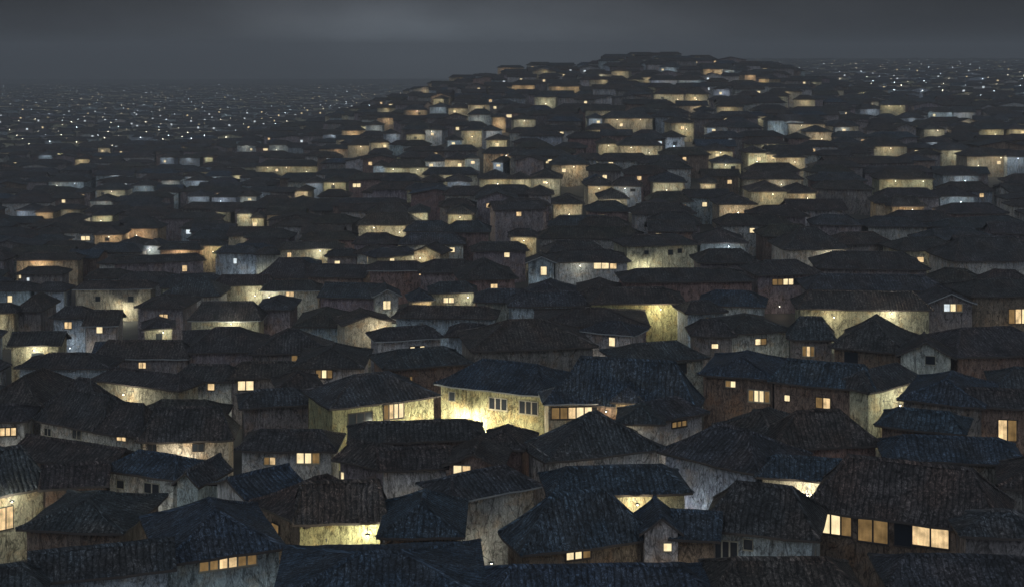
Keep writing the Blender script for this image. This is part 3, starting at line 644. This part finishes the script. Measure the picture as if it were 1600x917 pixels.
# ridge rows read off the photograph
RY = {'the yellow-lit house at the lower left edge': 706, 'the blunt grey roof at lower left': 774, 'the ribbon-window house': 787,
 'the bluish wall on the bottom edge': 878, 'the bottom left corner roof': 886, 'the two pale wall panels': 712, 'the tiny blank blue gable': 743,
 'the grey end wall': 738, 'the slanting grey wall': 612, 'the pale wall with orange window': 630, 'the low yellow wall': 637,
 'the long low brown roof': 704, 'the squeezed brown shed': 750, 'the three warm panes': 636, 'the huge windowless roof': 582,
 'the broad roof behind': 592, 'the orange-white alley wall': 582, 'the tall grey wall': 570, 'the bright square pair': 566,
 'the yellow front with gable end': 519, 'the dim mustard wall': 476, 'the low dome-like roof': 552, 'the dark purple wall': 532,
 'the two-tiny-window yellow wall': 439, 'the bluish side wall': 460, 'the small orange double': 479, 'the single pale window': 485,
 'the lit green-white end': 496, 'the pair of cream panes': 461, 'the pale-yellow wall': 472, 'the round-topped roof': 512,
 'the blue-grey left-edge wall': 444, 'the thin black roof': 445, 'the windowless blue-black roof': 433, 'the cream wall': 430,
 'the long orange wall': 397, 'the pin-prick windows': 419, 'the long brown house': 399, 'the tall narrow orange wall': 374,
 'the plain grey wall': 387, 'the cream-to-orange wall': 379, 'the white door-like window': 391, 'the pale square windows': 386,
 'the lit cream strip': 387, 'the slanting yellow end': 381, 'the right-end cream window': 381, 'the tiny orange dot': 409,
 'the twin pinpoints': 406, 'the soft yellow pair': 405, 'the brown hipped house': 404, 'the pinkish gable end': 414,
 'the white-lit strip': 439, 'the grey gable front': 447, 'the low orange wall': 458, 'the two white panes': 441,
 'the yellow gable end': 487, 'the plain blue-grey wall': 480, 'the bluish wall wedge': 483, 'the pyramid roof': 514,
 'the flat-topped roof': 511, 'the three dim panes': 540, 'the brown streaked wall': 545, 'the leaning blue-grey wall': 507,
 'the olive wall house': 584, 'the brightest yellow wall': 566, 'the broad dark-blue roof': 562, 'the three cream panes': 672,
 'the dark roof before olive': 664, 'the orange and white pair': 703, 'the single lit doorway': 704, 'the brown roof between': 706,
 'the tilted square window': 682, 'the olive-lit low wall': 752, 'the white corner window': 775, 'the brown-walled end': 745,
 'the great blue roof': 862, 'the big tiled pyramid': 644, 'the warm window band': 608, 'the orange doorway wall': 610,
 'the small dome roof': 645, 'the curved grey wall': 630, 'the lit yellow triangle': 729, 'the three low lit panes': 768,
 'the single-window gable': 815, 'the blue-roofed wing': 812, 'the dark-shuttered wall': 757, 'the pale-edged slate roof': 736,
 'the bottom centre roof': 884, 'the brown bottom roof': 872, 'the combed grey-blue wall': 668, 'the two cream window groups': 553,
 'the small and wide windows': 566, 'the sharp cream wedge': 575, 'the massive dark-blue roof': 586, 'the tall orange panes': 608,
 'the low blue roof': 641, 'the reddish wall': 642, 'the spreading blue roof': 683, 'the lit cream notch': 716,
 'the shoji-paned house': 722, 'the heaped black roof': 800, 'the bottom right corner roof': 868, 'the right-edge dark roof': 715,
 'the three-tiny-window wall': 367, 'the two white windows': 391, 'the small blue gable': 399, 'the yellow-lit corner': 358,
 'the reddish-brown strip': 420, 'the tall olive-lit wall': 450, 'the rounded brown roof': 482, 'the grey-green wall': 374, 'the orange strip': 381, 'the narrow white window': 386, 'the lit upright window': 507,
 'the faceted brown roof': 500, 'the shuttered grey wall': 536, 'the lamp-yellow window': 470, 'the lit-and-dark pane': 492,
 'the tiny bright window': 500, 'the pointed roof': 355, 'the amber ribbon': 407, 'the trapezoid roof': 394,
 'the small-windowed cream wall': 372, 'the heavy rounded roof': 371, 'the long white-yellow strip': 455, 'the dark gable-front': 452,
 'the large orange window': 436, 'the wide black roof': 430, 'the golden three-pane window': 496, 'the broad brown house': 495,
 'the pale grey gable end': 527, 'the wide right-edge roof': 512, 'the plain purple wall': 612, 'the dull blue-black roof': 640,
  'the grey-brown roof': 610, 'the brown-streaked wall': 580, 'the black roof before': 464,
 'the long dark roof': 443, 'the dim hipped roof': 452, 'the bluish wall': 456}

# ridge lengths in photo pixels where the ridge is short
RW = {'the big tiled pyramid': 16, 'the ribbon-window house': 76, 'the blunt grey roof at lower left': 24, 'the pyramid roof': 14, 'the pointed roof': 24,
 'the faceted brown roof': 60, 'the round-topped roof': 40, 'the reddish wall': 70, 'the olive wall house': 60, 'the three low lit panes': 90,
 'the combed grey-blue wall': 60, 'the small dome roof': 10, 'the golden three-pane window': 34, 'the windowless blue-black roof': 34,
 'the bluish side wall': 10, 'the low dome-like roof': 60, 'the heaped black roof': 30, 'the white corner window': 40, 'the lit upright window': 20,
 'the rounded brown roof': 50, 'the massive dark-blue roof': 50, 'the huge windowless roof': 30, 'the broad roof behind': 20, 'the great blue roof': 70, 'the olive-lit low wall': 120, 'the shoji-paned house': 190, 'the broad dark-blue roof': 150}
# ------------------------------------------------------------------ placing
def finish(h):
    h.setdefault('ov', .5); h.setdefault('h', WALLH); h.setdefault('typ', 'hip')
    h.setdefault('win', []); h.setdefault('lamp', []); h.setdefault('seed', rnd.random()*50)
    if h.get('rise') is None: h['rise'] = .17*min(h['w'], h['d']) + .25
    h['sag'] = .045*h['rise']*h.get('sagk', 1); h['lift'] = .04*h['rise']
    if h['typ'] != 'hip': h['lift'] *= .5
def corners(h, grow=0.0):
    c, s = math.cos(h['yaw']), math.sin(h['yaw']); w, d = h['w']/2+grow, h['d']/2+grow
    return [(h['x']+c*a-s*b, h['y']+s*a+c*b) for a, b in ((-w, -d), (w, -d), (w, d), (-w, d))]
def sat(A_, B_):
    for P in (A_, B_):
        for i in range(2):
            ax = (P[i+1][0]-P[i][0], P[i+1][1]-P[i][1])
            a = [p[0]*ax[0]+p[1]*ax[1] for p in A_]; b = [p[0]*ax[0]+p[1]*ax[1] for p in B_]
            if max(a) <= min(b) or max(b) <= min(a): return False
    return True
def jitter(c, k=.12):
    f = 1+rnd.uniform(-k, k); return tuple(x*f*(1+rnd.uniform(-.04, .04)) for x in c)

houses = []
def from_eave(e, dep, **kw):
    xl, yl, xr, yr = e
    mx, my = (xl+xr)/2, (yl+yr)/2
    Y = solveY(mx, my); zE = H-(my-HY)/F*Y
    a = unproj(xl, yl, zE); b = unproj(xr, yr, zE)
    u = (b-a); w = u.length; u.normalize(); n = Vector((-u.y, u.x, 0))
    h = dict(w=w, d=dep, yaw=math.atan2(u.y, u.x), **kw); finish(h)
    m = (a+b)/2 + n*(h['ov'] if dep else 0)
    h['zt'] = zE - roof_z(h, 0) + .12
    h['z'] = h['zt']-h['h']; h['front'] = m; h['n'] = n
    setd(h, dep); h['eavepx'] = (xl, yl, xr, yr)
    return h
def setd(h, d):
    h['d'] = d; c = h['front'] + h['n']*(d/2); h['x'], h['y'] = c.x, c.y
for s in HOUSES:
    h = from_eave(s['e'], s['dep'], typ=s['typ'], rise=s.get('rise'), ov=s.get('ov', .5), hero=True,
                  label=s['label'], nick=s['nick'], pale=s.get('pale', rnd.random() < .04), pf=s.get('pf', rnd.random() < .3))
    h['wc'] = jitter(WC[s['wcn']], .06); h['rc'] = jitter(RC[s['rcn']], .08); h['s'] = s
    houses.append(h)
# shorten houses that would run into the one behind
order = sorted(houses, key=lambda h: h['front'].y)
for i, a in enumerate(order):
    for b in order[i+1:]:
        if abs(a['x']-b['x'])+abs(a['y']-b['y']) > 40: continue
        while a['d'] > 3.6 and sat(corners(a, .15), corners(b, .15)): setd(a, a['d']-.3)
for h in houses:
    ry = RY.get(h['nick'])
    if ry is None: print('NO RIDGE', h['nick']); continue
    fl = -.1
    while True:                       # ridge height that puts the ridge on its row; a shorter house when it would be too flat
        k = F/h['y']; rise = H-(ry-HY)/k-h['zt']
        if rise < (.95 if h['typ'] != 'gfront' else 1.1) and h['d'] > 4.2: setd(h, h['d']-.3); continue
        break
    h['rise'] = max(.8, min(3.6, rise))
    if h['nick'] in RW and h['typ'] == 'hip' and h['w'] > h['d']: h['rL'] = RW[h['nick']]/2/k
    finish(h)
def to_face(h, px, py, face='F'):
    inv = house_matrix(h).inverted()
    o = inv @ Vector((0, 0, H)); d = inv.to_3x3() @ Vector(((px-800)/F, 1, -(py-HY)/F))
    t = (-h['d']/2-o.y)/d.y; p = o+d*t
    return p.x, p.z
for h in houses:
    s = h['s']; h['win'] = []; h['lamp'] = []
    for wv in s['winp']:
        x0, z0 = to_face(h, wv[0], (wv[1]+wv[3])/2); x1, _ = to_face(h, wv[2], (wv[1]+wv[3])/2)
        _, zt = to_face(h, (wv[0]+wv[2])/2, wv[1]); _, zb = to_face(h, (wv[0]+wv[2])/2, wv[3])
        x0 = max(x0, -h['w']/2+.12); x1 = min(x1, h['w']/2-.12)
        if x1-x0 < .2: continue
        h['win'].append(('F', (x0+x1)/2, (zt+zb)/2, x1-x0, max(.3, zt-zb), wv[4]))
    for (px, py, off, P, c) in s['lampp']:
        x, z = to_face(h, px, py); h['lamp'].append((x, min(z, h['h']-.35-roof_z(h, 0)*-.6), off, P*LAMPK*(1.7 if py < 560 else 1.15), c))

for h in houses:  # added unseen low lamps that brighten walls with no lamp of their own
    if not h['lamp'] and h['nick'] != 'the shoji-paned house' and h['s']['wcn'] in ('grey', 'bluegrey', 'stone', 'brown', 'red', 'purple', 'dark'):
        c = {'grey': ('g', 34), 'bluegrey': ('b', 34), 'stone': ('w', 28), 'brown': ('y', 8), 'red': ('o', 8), 'purple': ('o', 6), 'dark': ('y', 5)}[h['s']['wcn']]
        h['lamp'].append((rnd.uniform(-.3, .3)*h['w'], 1.1, 2.2, c[1]*rnd.uniform(.8, 1.3)*LAMPK, c[0]))
        h['addedlamp'] = 1
def bbox(h):
    m = house_matrix(h); W, D, r0, r1 = roof_params(h); ze = h['h']+roof_z(h, 0)
    P = [proj(m @ Vector((a*W, b*D, ze))) for a in (-1, 1) for b in (-1, 1)]
    Q = [proj(m @ Vector((*r, h['h']+h['rise']))) for r in (r0, r1)]
    fy = max(p[1] for p in P)
    return min(p[0] for p in P), min(q[1] for q in Q), max(p[0] for p in P), fy
protect = []
def prot(h, low=None):
    x0, y0, x1, y1 = bbox(h)
    k = F/h['y']
    yb = low if low else y1+1.3*k
    protect.append((h['y'], x0, y0+.25*(y1-y0), x1, yb, h))
for h in houses:
    x0, y0, x1, y1 = bbox(h); k = F/h['y']; low = y1+1.0*k
    for wv in h['s']['winp']: low = max(low, wv[3]+2)
    for lp in h['s']['lampp']: low = max(low, lp[1])
    h['low'] = low
    protect.append((h['y'], x0+4, y0+.15*(y1-y0), x1-4, low, h))

for (x0, x1, y0, y1, c, p) in LIT:
    h = from_eave((x0, y0, x1, y0+rnd.uniform(-.35, .35)), 7.5, lit=c)
    h['rise'] = min(2.0, .16*min(h['w'], 8)+.4); finish(h)
    if h['w'] > 16: h['hipk'] = .8
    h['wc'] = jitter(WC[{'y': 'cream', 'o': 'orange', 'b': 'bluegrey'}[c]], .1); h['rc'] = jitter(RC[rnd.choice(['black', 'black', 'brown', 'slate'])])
    n = 1 if h['w'] < 9 else 2 if h['w'] < 18 else 3
    vis = (y1-y0)*h['y']/F
    for k in range(n):
        x = h['w']*((k+.5)/n-.5)+rnd.uniform(-.8, .8)
        lc = {'y': rnd.choice('yyg'), 'o': 'o', 'b': rnd.choice('bbw')}[c]
        z = h['h']+roof_z(h, 0)-.35 if rnd.random() < .55 else h['h']-vis*.9
        h['lamp'].append((x, z, 2.2, (60 if c != 'b' else 34)/n**.5*LAMPK*p, lc))
    if rnd.random() < .5 and vis > 1.0:
        h['win'].append(('F', rnd.uniform(-.35, .35)*h['w'], h['h']-.5-.5*vis, .9, min(.8, vis*.45), rnd.choice(['3', '33', '0'])))
    while h['d'] > 4 and any(abs(o['x']-h['x'])+abs(o['y']-h['y']) < 40 and sat(corners(h), corners(o)) for o in houses): setd(h, h['d']-.5)
    h['low'] = y1
    if MARK.get((x0, y0), ('', ''))[0]: h['nick'], h['label'] = MARK[(x0, y0)]
    houses.append(h)
    bx = bbox(h); protect.append((h['y'], x0, y0-.6*(y0-bx[1]), x1, y1, h))

cells = {}
def cell(h): return int(h['x']//25), int(h['y']//25)
def near_h(h):
    i, j = cell(h)
    for a in (-1, 0, 1):
        for b in (-1, 0, 1): yield from cells.get((i+a, j+b), ())
for h in houses: cells.setdefault(cell(h), []).append(h)
pcell = {}
for p in protect:
    for i in range(int(p[1]//60), int(p[3]//60)+1): pcell.setdefault(i, []).append(p)
def ok(h, tol=.10, gap=.35):
    c = corners(h, gap)
    for o in near_h(h):
        if sat(c, corners(o, 0)): return False
    x0, y0, x1, y1 = bbox(h)
    y2 = y1+4.5*F/h['y']; seen = set()
    for i in range(int(x0//60), int(x1//60)+1):
        for p in pcell.get(i, ()):
            if id(p) in seen or p[0] <= h['y']: continue
            seen.add(id(p))
            ox = min(x1, p[3])-max(x0, p[1]); oy = min(y2, p[4])-max(y0, p[2])
            if ox > 0 and oy > 0 and ox*oy > tol*(p[3]-p[1])*(p[4]-p[2]): return False
    return True
def put(h): houses.append(h); cells.setdefault(cell(h), []).append(h)
def rand_house(X, Y, w, d, yaw):
    px = 800+F*X/Y
    h = dict(x=X, y=Y, w=w, d=d, yaw=yaw, typ=rnd.choices(['hip', 'gable', 'gfront'], [.78, .14, .08])[0], rise=None, ov=rnd.uniform(.4, .6))
    finish(h); h['rise'] = min(2.8, h['rise']*rnd.uniform(.85, 1.15)*(.88 if Y > 240 else 1)); finish(h)
    h['zt'] = H-drop(px, Y)+rnd.uniform(-.5, .5)*(min(1, Y/250) if Y < 600 else 2.4)
    h['z'] = h['zt']-h['h']
    k = rnd.random()
    h['wc'] = jitter(WC['dark' if k < .25 else 'purple' if k < .5 else 'stone' if k < .68 else 'brown' if k < .78 else 'red' if k < .86 else 'bluegrey' if k < .95 else 'grey'], .15)
    h['rc'] = jitter(RC[rnd.choices(['black', 'brown', 'slate', 'olive', 'blue'], [4, 3, 3, 1, .6 if Y > 190 else 3])[0]], .15)
    if Y > 700 and rnd.random() < .45: h['wc'] = jitter(WC[rnd.choice(['grey', 'bluegrey', 'white'])], .2)
    h['wkind'] = 'dark' if k < .5 else 'grey' if k < .68 else 'brown' if k < .86 else 'bluish'
    return h
# houses whose ridges close off the lit walls from below
for p in [q for q in protect if not q[5].get('hero')]:
    Yp, x0, y0, x1, y1, hp = p
    mx = (x0+x1)/2
    t = x0-rnd.uniform(2, 10)
    while t < x1:
        wpx = rnd.uniform(8, 15)*F/Yp
        best = None
        for tr in range(6):
            cx = t+wpx/2
            rise = 1.25
            if tr == 3: wpx *= .6; cx = t+wpx/2
            Y = solveY(cx, y1+(0, 1.6, 4, 0, 1.6, 4)[tr]*300/Yp*.5, -rise)
            if Y > Yp-7.5: Y = Yp-7.5
            h = rand_house((cx-800)/F*Y, Y, wpx*Y/F*.93, rnd.uniform(5, 7), rnd.uniform(-.05, .05))
            h['rise'] = rise; finish(h); h['zt'] = H-drop(cx, Y); h['z'] = h['zt']-h['h']
            if ok(h, .20, .1): best = h; break
        if best:
            put(best)
            if rnd.random() < .35: best['win'].append(('F', rnd.uniform(-.35, .35)*best['w'], best['h']-1.15, .8, .75, rnd.choice('3324')))
        t += wpx*1.02
# near and middle ground: anything that fits between the houses drawn above
for k in range(9000):
    Y = 62+ (rnd.random()**.8)*150
    X = rnd.uniform(-.40, .40)*Y
    h = rand_house(X, Y, rnd.uniform(5, 10), rnd.uniform(5, 8), rnd.uniform(-.3, .3))
    if ok(h, .03, .25): put(h)
# further up: rows of houses along the slope, spaced so that a strip of wall shows over the roofs in front
Y = 196.0
while Y < 3100:
    far = max(0, (Y-700)/2150)
    pitch = (1.5 if Y < 450 else 1.45)*F/Y; dy = max(.02, F*(drop(900, Y)/Y-drop(900, Y+10)/(Y+10))/10); dyl = F*(drop(200, Y)/Y-drop(200, Y+10)/(Y+10))/10
    step = 10.5 if 590 < Y < 715 else max(9.8 if Y > 260 else 11, min(pitch/dy, pitch/max(.02, dyl), 34 if Y < 700 else 60))
    X = -.385*Y-rnd.uniform(0, 10)
    ph = rnd.uniform(0, 6)
    while X < .385*Y:
        w = rnd.uniform(7.5, 17 if Y < 330 else 14)*(1+.5*far)
        yy = Y + .22*step*math.sin(X*.03+ph)+rnd.uniform(-.16, .16)*step
        h = None
        for tr in range(3 if Y < 700 else 1):
            h = rand_house(X+w/2, yy, w, rnd.uniform(5.4, 7), rnd.uniform(-.10, .10) if rnd.random() < .8 else rnd.uniform(-.4, .4))
            if Y > 720 or ok(h, .09, .3): break
            h = None; yy += rnd.uniform(-.3, .3)*step; w *= .82
        if h:
            if Y < 720: put(h)
            else: houses.append(h)
        X += w+rnd.uniform(.4, 2.0)*(1+2*far)
    Y += step
# small gaps between the rows
for k in range(1500):
    Y = 200+rnd.random()*250; X = rnd.uniform(-.38, .38)*Y
    h = rand_house(X, Y, rnd.uniform(5, 9), rnd.uniform(5, 7), rnd.uniform(-.2, .2))
    if ok(h, .07, .3): put(h)
for h in houses:
    if h.get('hero') or 'lit' in h or h['win']: continue
    q = rnd.random(); y = h['y']
    pw = .26 if y < 210 else .30 if y < 700 else .2
    if q < pw:
        s = .85 if y < 300 else (1.0 if y < 700 else 1.3)
        n = rnd.choice(['3', '3', '2', '33', '4'] if y < 700 else ['4', '3', '4'])
        h['win'].append(('F', rnd.uniform(-.36, .36)*h['w'], h['h']-(rnd.uniform(.95, 1.6) if y < 700 else .75), s*(1 if len(n) == 1 else 1.9), s*.9, n))
    elif q < pw+(.05 if y < 210 else .14 if y < 700 else .75):
        c = rnd.choice('yygow' if 1000 > 800+F*h['x']/y else 'ygwwb') if y < 700 else rnd.choice('wwgby')
        if y >= 700 or 800+F*h['x']/y < 450: c = rnd.choice('bbwgy')
        h['lamp'].append((rnd.uniform(-.2, .2)*h['w'], h['h']-(rnd.uniform(.6, 1.2) if y < 700 else rnd.uniform(.2, .6)), 1.4, rnd.uniform(7, 26)*LAMPK, c))
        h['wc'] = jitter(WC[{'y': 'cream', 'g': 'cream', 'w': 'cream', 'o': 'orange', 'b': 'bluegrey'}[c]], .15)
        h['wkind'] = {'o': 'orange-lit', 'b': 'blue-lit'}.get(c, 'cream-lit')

def inside(o, x, y):
    c, s_ = math.cos(o['yaw']), math.sin(o['yaw']); dx, dy = x-o['x'], y-o['y']
    return abs(c*dx+s_*dy) < o['w']/2+.12 and abs(-s_*dx+c*dy) < o['d']/2+.12
for h in houses:                       # a lamp must hang in the open alley, not inside the next house
    if h['y'] > 720: continue
    L2 = []
    for (x, z, off, P, c) in h['lamp']:
        m = house_matrix(h); o2 = off
        while o2 > .35:
            p = m @ Vector((x, -h['d']/2-o2, z))
            if not any(o is not h and inside(o, p.x, p.y) for o in near_h(h)): break
            o2 -= .15
        L2.append((x, z, o2, P*(.25+.75*o2/off), c))
    h['lamp'] = L2

# ------------------------------------------------------------------ which houses the picture shows, and how large
for i, h in enumerate(houses): h['i'] = i
tv, tf, own = [], [], []
for h in houses:
    if h['y'] > 750: continue
    m = house_matrix(h); a = len(tv); mb = wall_mesh(h); W, D, r0, r1 = roof_params(h)
    for P in roof_patches(h):
        mb.face([(p[0], p[1], p[2]+h['h']) for p in (P[0], P[1], P[3], P[2])])
    for f in mb.f:
        tf.append(tuple(k+a for k in f)); own.append(h['i'])
    tv += [m @ Vector(v) for v in mb.v]
bvh = BVHTree.FromPolygons(tv, tf)
seen = {}
for j in range(0, 917, 3):
    for i in range(0, 1600, 3):
        d = Vector(((i+.5-800)/F, 1, -(j+.5-HY)/F)).normalized()
        hit = bvh.ray_cast(Vector((0, 0, H)), d)
        if hit[0] is not None:
            o = own[hit[2]]; seen[o] = seen.get(o, 0)+1
for h in houses: h['area'] = seen.get(h['i'], 0)
for h in houses:
    if h.get('hero') and h['area'] < 12: print('HIDDEN HERO', h['label'], h['area'])
rank = sorted([h for h in houses if h['area'] > 3], key=lambda h: -h['area']-(100000 if h.get('nick') else 0))
single = rank[:300]
print('houses', len(houses), 'single', len(single), 'smallest single', single[-1]['area'] if single else 0)
sid = {h['i'] for h in single}

# ------------------------------------------------------------------ labels for the houses between the named ones
heroes = [h for h in single if h.get('nick')]
def ctr(h):
    b = bbox(h); return ((b[0]+b[2])/2, (b[1]+b[3])/2)
for h in single: h['c'] = ctr(h)
ORD = ['', 'second ', 'third ', 'fourth ', 'fifth ', 'sixth ', 'seventh ', 'eighth ', 'ninth ', 'tenth ', 'eleventh ', 'twelfth ']
groups = {}
rest = [h for h in single if not h.get('nick')]
for h in sorted(rest, key=lambda h: -h['area']):
    x, y = h['c']
    for best in sorted(heroes, key=lambda o: (o['c'][0]-x)**2+((o['c'][1]-y)*1.8)**2)[:12]:
        dx, dy = x-best['c'][0], (y-best['c'][1])*1.8
        if abs(dx) > abs(dy): d = 'left of' if dx < 0 else 'right of'
        else: d = 'behind' if dy < 0 else 'in front of'
        if len(groups.get((best['nick'], d), ())) < 4: break
    h['kd'] = (best['nick'], d); h['dist'] = math.hypot(dx, dy)
    groups.setdefault(h['kd'], []).append(h)
def desc(h):
    rt = {'hip': 'hipped', 'gable': 'gabled', 'gfront': 'gable-fronted'}[h['typ']]
    rcn = 'blue-black' if h['rc'][2] > h['rc'][0]*1.25 else 'brown-black' if h['rc'][0] > h['rc'][2]*1.15 else 'black'
    if 'lit' in h:
        w = {'y': 'yellow-lit', 'o': 'orange-lit', 'b': 'blue-lit'}[h['lit']]
    else: w = h.get('wkind', 'dark')+('' if 'lit' in h.get('wkind', '') else '-walled')
    if h['win'] and 'lit' not in h: w = ('two-paned, ' if len(h['win'][0][5]) > 1 else 'one-windowed, ')+w
    return rcn, rt, w
EVEN = {}
for kd, g in groups.items():
    g.sort(key=lambda h: h['dist'])
    for k, h in enumerate(g):
        rcn, rt, w = desc(h)
        o = ORD[k] if k < len(ORD) else ''
        first = 'nearest ' if k == 0 and len(g) > 1 else ''
        s = f"{rcn} {rt} {w} house, {first or o}{'' if (first or o) else 'just '}{kd[1]} {kd[0]}"
        ws = s.split()
        if len(ws) > 16:
            s = f"{rcn} {w} house, {first or o}{'' if (first or o) else 'just '}{kd[1]} {kd[0]}"; ws = s.split()
        if len(ws) > 16: s = f"{w} house, {first or o}{'' if (first or o) else 'just '}{kd[1]} {kd[0]}"
        h['label'] = s
seenl = {}
for h in single:
    if h['label'] in seenl: print('DUP', h['label'])
    seenl[h['label']] = 1
    if not 4 <= len(h['label'].split()) <= 16: print('LEN', h['label'])

# ------------------------------------------------------------------ build
for h in single: build_house(h)

def in_view(h, m=60):
    x, y = proj((h['x'], h['y'], h['zt'])); return -m < x < 1600+m
W_ = MB(); Rf = MB(); nl = []
dist = MB()
for h in houses:
    if h['i'] in sid: continue
    m = house_matrix(h); far = h['y'] > 700
    hb = MB(); wall_mesh(h, hb, h['wc'], 0)
    if not far:
        roof_mesh(h, 4 if h['y'] < 300 else 2, 2, h['h'], hb, h['rc'], 1, 1)
    else:
        for P in roof_patches(h):
            q = [(p[0], p[1], p[2]+h['h']) for p in (P[0], P[1], P[3], P[2])]
            hb.face(q, 1, None, h['rc'])
    for (face, x, z, ww, wh, lv) in h['win']:
        T = face_frame(h, face)
        hb.face([T(x-ww/2, z-wh/2, .04), T(x+ww/2, z-wh/2, .04), T(x+ww/2, z+wh/2, .04), T(x-ww/2, z+wh/2, .04)], 2+GL[lv[0]])
    for (x, z, off, P, c) in h['lamp']:
        if far:
            r = rnd.uniform(.05, .115); yb = -h['d']/2-.9
            hb.box((x-r, yb-r, z-r), (x+r, yb+r, z+r), 8 if c == 'b' else 7)
        else: nl.append((m @ Vector((x, -h['d']/2-off, z)), P, c))
    dist.add(hb.xf(m))
do = dist.build('distant_houses', [M['wallS'], M['roofS']]+GLM+[M['bulb'], M['bulbb']], None, None, True)
do['label'] = 'countless small tiled houses with pin-prick lights fading into the night haze'
do['category'] = 'houses'; do['kind'] = 'stuff'
for (p, P, c) in nl: add_light(do, p, P, c, .12)
print('lights', NL, 'far faces', len(dist.f))

# ------------------------------------------------------------------ ground
gm, nt, b, out = new_mat('alley_earth')
tc = N(nt, 'ShaderNodeTexCoord'); n1 = N(nt, 'ShaderNodeTexNoise', inp={'Scale': .4, 'Detail': 6}); nt.links.new(tc.outputs['Object'], n1.inputs['Vector'])
nt.links.new(mixc(nt, n1.outputs[0], (.035, .033, .03), (.085, .078, .068)), b.inputs['Base Color']); b.inputs['Roughness'].default_value = .9
bump(nt, n1.outputs[0], .5, .1, b)
g = MB(); ys = []
y = -40.0
while y < 4480: ys.append(y); y += 8 if y < 120 else (10 if y < 900 else 60)
ys.append(4480.0)
us = [i/64 for i in range(-44, 45)]
gv = []; gf = []
for y in ys:
    for u in us:
        X = u*(max(y, 0)+90); gv.append((X, y, ground(X, y)))
nu = len(us)
for j in range(len(ys)-1):
    for i in range(nu-1): gf.append((j*nu+i, j*nu+i+1, (j+1)*nu+i+1, (j+1)*nu+i))
me = bpy.data.meshes.new('ground'); me.from_pydata(gv, [], gf); me.materials.append(gm); me.update()
me.polygons.foreach_set('use_smooth', [True]*len(gf))
go = bpy.data.objects.new('ground', me); col.objects.link(go); go['kind'] = 'structure'

# ------------------------------------------------------------------ haze
hz = MB(); hz.box((-3600, -60, -40), (3600, 4600, H+24)); 
hm = bpy.data.materials.new('night_haze'); hm.use_nodes = True; nt = hm.node_tree; nt.nodes.clear()
out = N(nt, 'ShaderNodeOutputMaterial'); pv = N(nt, 'ShaderNodeVolumePrincipled')
pv.inputs['Color'].default_value = HAZEC; pv.inputs['Density'].default_value = HAZE; pv.inputs['Anisotropy'].default_value = 0
nt.links.new(pv.outputs[0], out.inputs['Volume'])
ho = hz.build('haze', hm, merge=True); ho['kind'] = 'stuff'
ho['label'] = 'thin cold night haze hanging over the whole town'; ho['category'] = 'haze'

# ------------------------------------------------------------------ sky: an overcast night, lit a little by the town
w = bpy.data.worlds.new('World'); sc.world = w; w.use_nodes = True; nt = w.node_tree; nt.nodes.clear()
out = N(nt, 'ShaderNodeOutputWorld'); bg = N(nt, 'ShaderNodeBackground'); nt.links.new(bg.outputs[0], out.inputs[0])
tc = N(nt, 'ShaderNodeTexCoord'); vec = tc.outputs['Generated']
sv = vmath(nt, 'MULTIPLY', vec, (1, 1, 2.6))
n1 = N(nt, 'ShaderNodeTexNoise', inp={'Scale': 7.0, 'Detail': 6, 'Roughness': .55}); nt.links.new(sv, n1.inputs['Vector'])
def lobe(px, py, rx, ry):
    """soft brightness around one direction of the sky"""
    d = vmath(nt, 'SUBTRACT', vec, tuple(Vector(((px-800)/F, 1, (HY-py)/F)).normalized()))
    d = vmath(nt, 'MULTIPLY', d, (F/rx, 0, F/ry)); l = vmath(nt, 'DOT_PRODUCT', d, d)
    return math_(nt, 'POWER', 2.718, math_(nt, 'MULTIPLY', l, -1.0))
sep = N(nt, 'ShaderNodeSeparateXYZ'); nt.links.new(vec, sep.inputs[0])
zen = maprange(nt, sep.outputs[2], .08, .6, 0, 1)
g1 = lobe(690, 78, 330, 75); g2 = lobe(700, 20, 620, 130)
f = math_(nt, 'ADD', SKY0, math_(nt, 'ADD', math_(nt, 'MULTIPLY', g1, SKY1), math_(nt, 'MULTIPLY', g2, SKY2)))
f = math_(nt, 'ADD', f, math_(nt, 'MULTIPLY', zen, SKYZ))
back = maprange(nt, sep.outputs[1], .3, -.8, 0, 1)  # added glow out of view behind the camera, brightens the front walls
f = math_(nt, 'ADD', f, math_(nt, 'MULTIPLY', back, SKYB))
f = math_(nt, 'MULTIPLY', f, maprange(nt, n1.outputs[0], .3, .7, .72, 1.28))
c = mixc(nt, math_(nt, 'MINIMUM', math_(nt, 'ADD', g1, zen), 1.0), (.90, .98, 1.12), (.86, 1.0, 1.16))
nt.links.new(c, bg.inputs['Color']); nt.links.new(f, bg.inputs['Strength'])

# ------------------------------------------------------------------ faint moonlight through the overcast
l = bpy.data.lights.new('moonlight', 'SUN'); l.energy = MOON; l.color = (.75, .87, 1); l.angle = R(15)
o = bpy.data.objects.new('moonlight', l); col.objects.link(o)
o.rotation_euler = (R(58), 0, R(-32))

cam = bpy.data.cameras.new('camera'); co = bpy.data.objects.new('camera', cam); col.objects.link(co)
co.location = (0, 0, H); co.rotation_euler = (R(90), 0, 0)
cam.sensor_width = 36; cam.lens = 36*F/1600; cam.shift_y = -(458.5-HY)/1600
cam.clip_end = 20000; cam.clip_start = .5
sc.camera = co
sc.view_settings.view_transform = 'Standard'; sc.view_settings.look = 'None'
sc.view_settings.exposure = EXPO; sc.view_settings.gamma = 1; sc.view_settings.use_curve_mapping = False
cy = sc.cycles
cy.use_denoising = True; cy.use_light_tree = True; cy.max_bounces = 4; cy.diffuse_bounces = 2; cy.glossy_bounces = 2; cy.volume_bounces = 0
cy.transmission_bounces = 1; cy.sample_clamp_indirect = 1.5
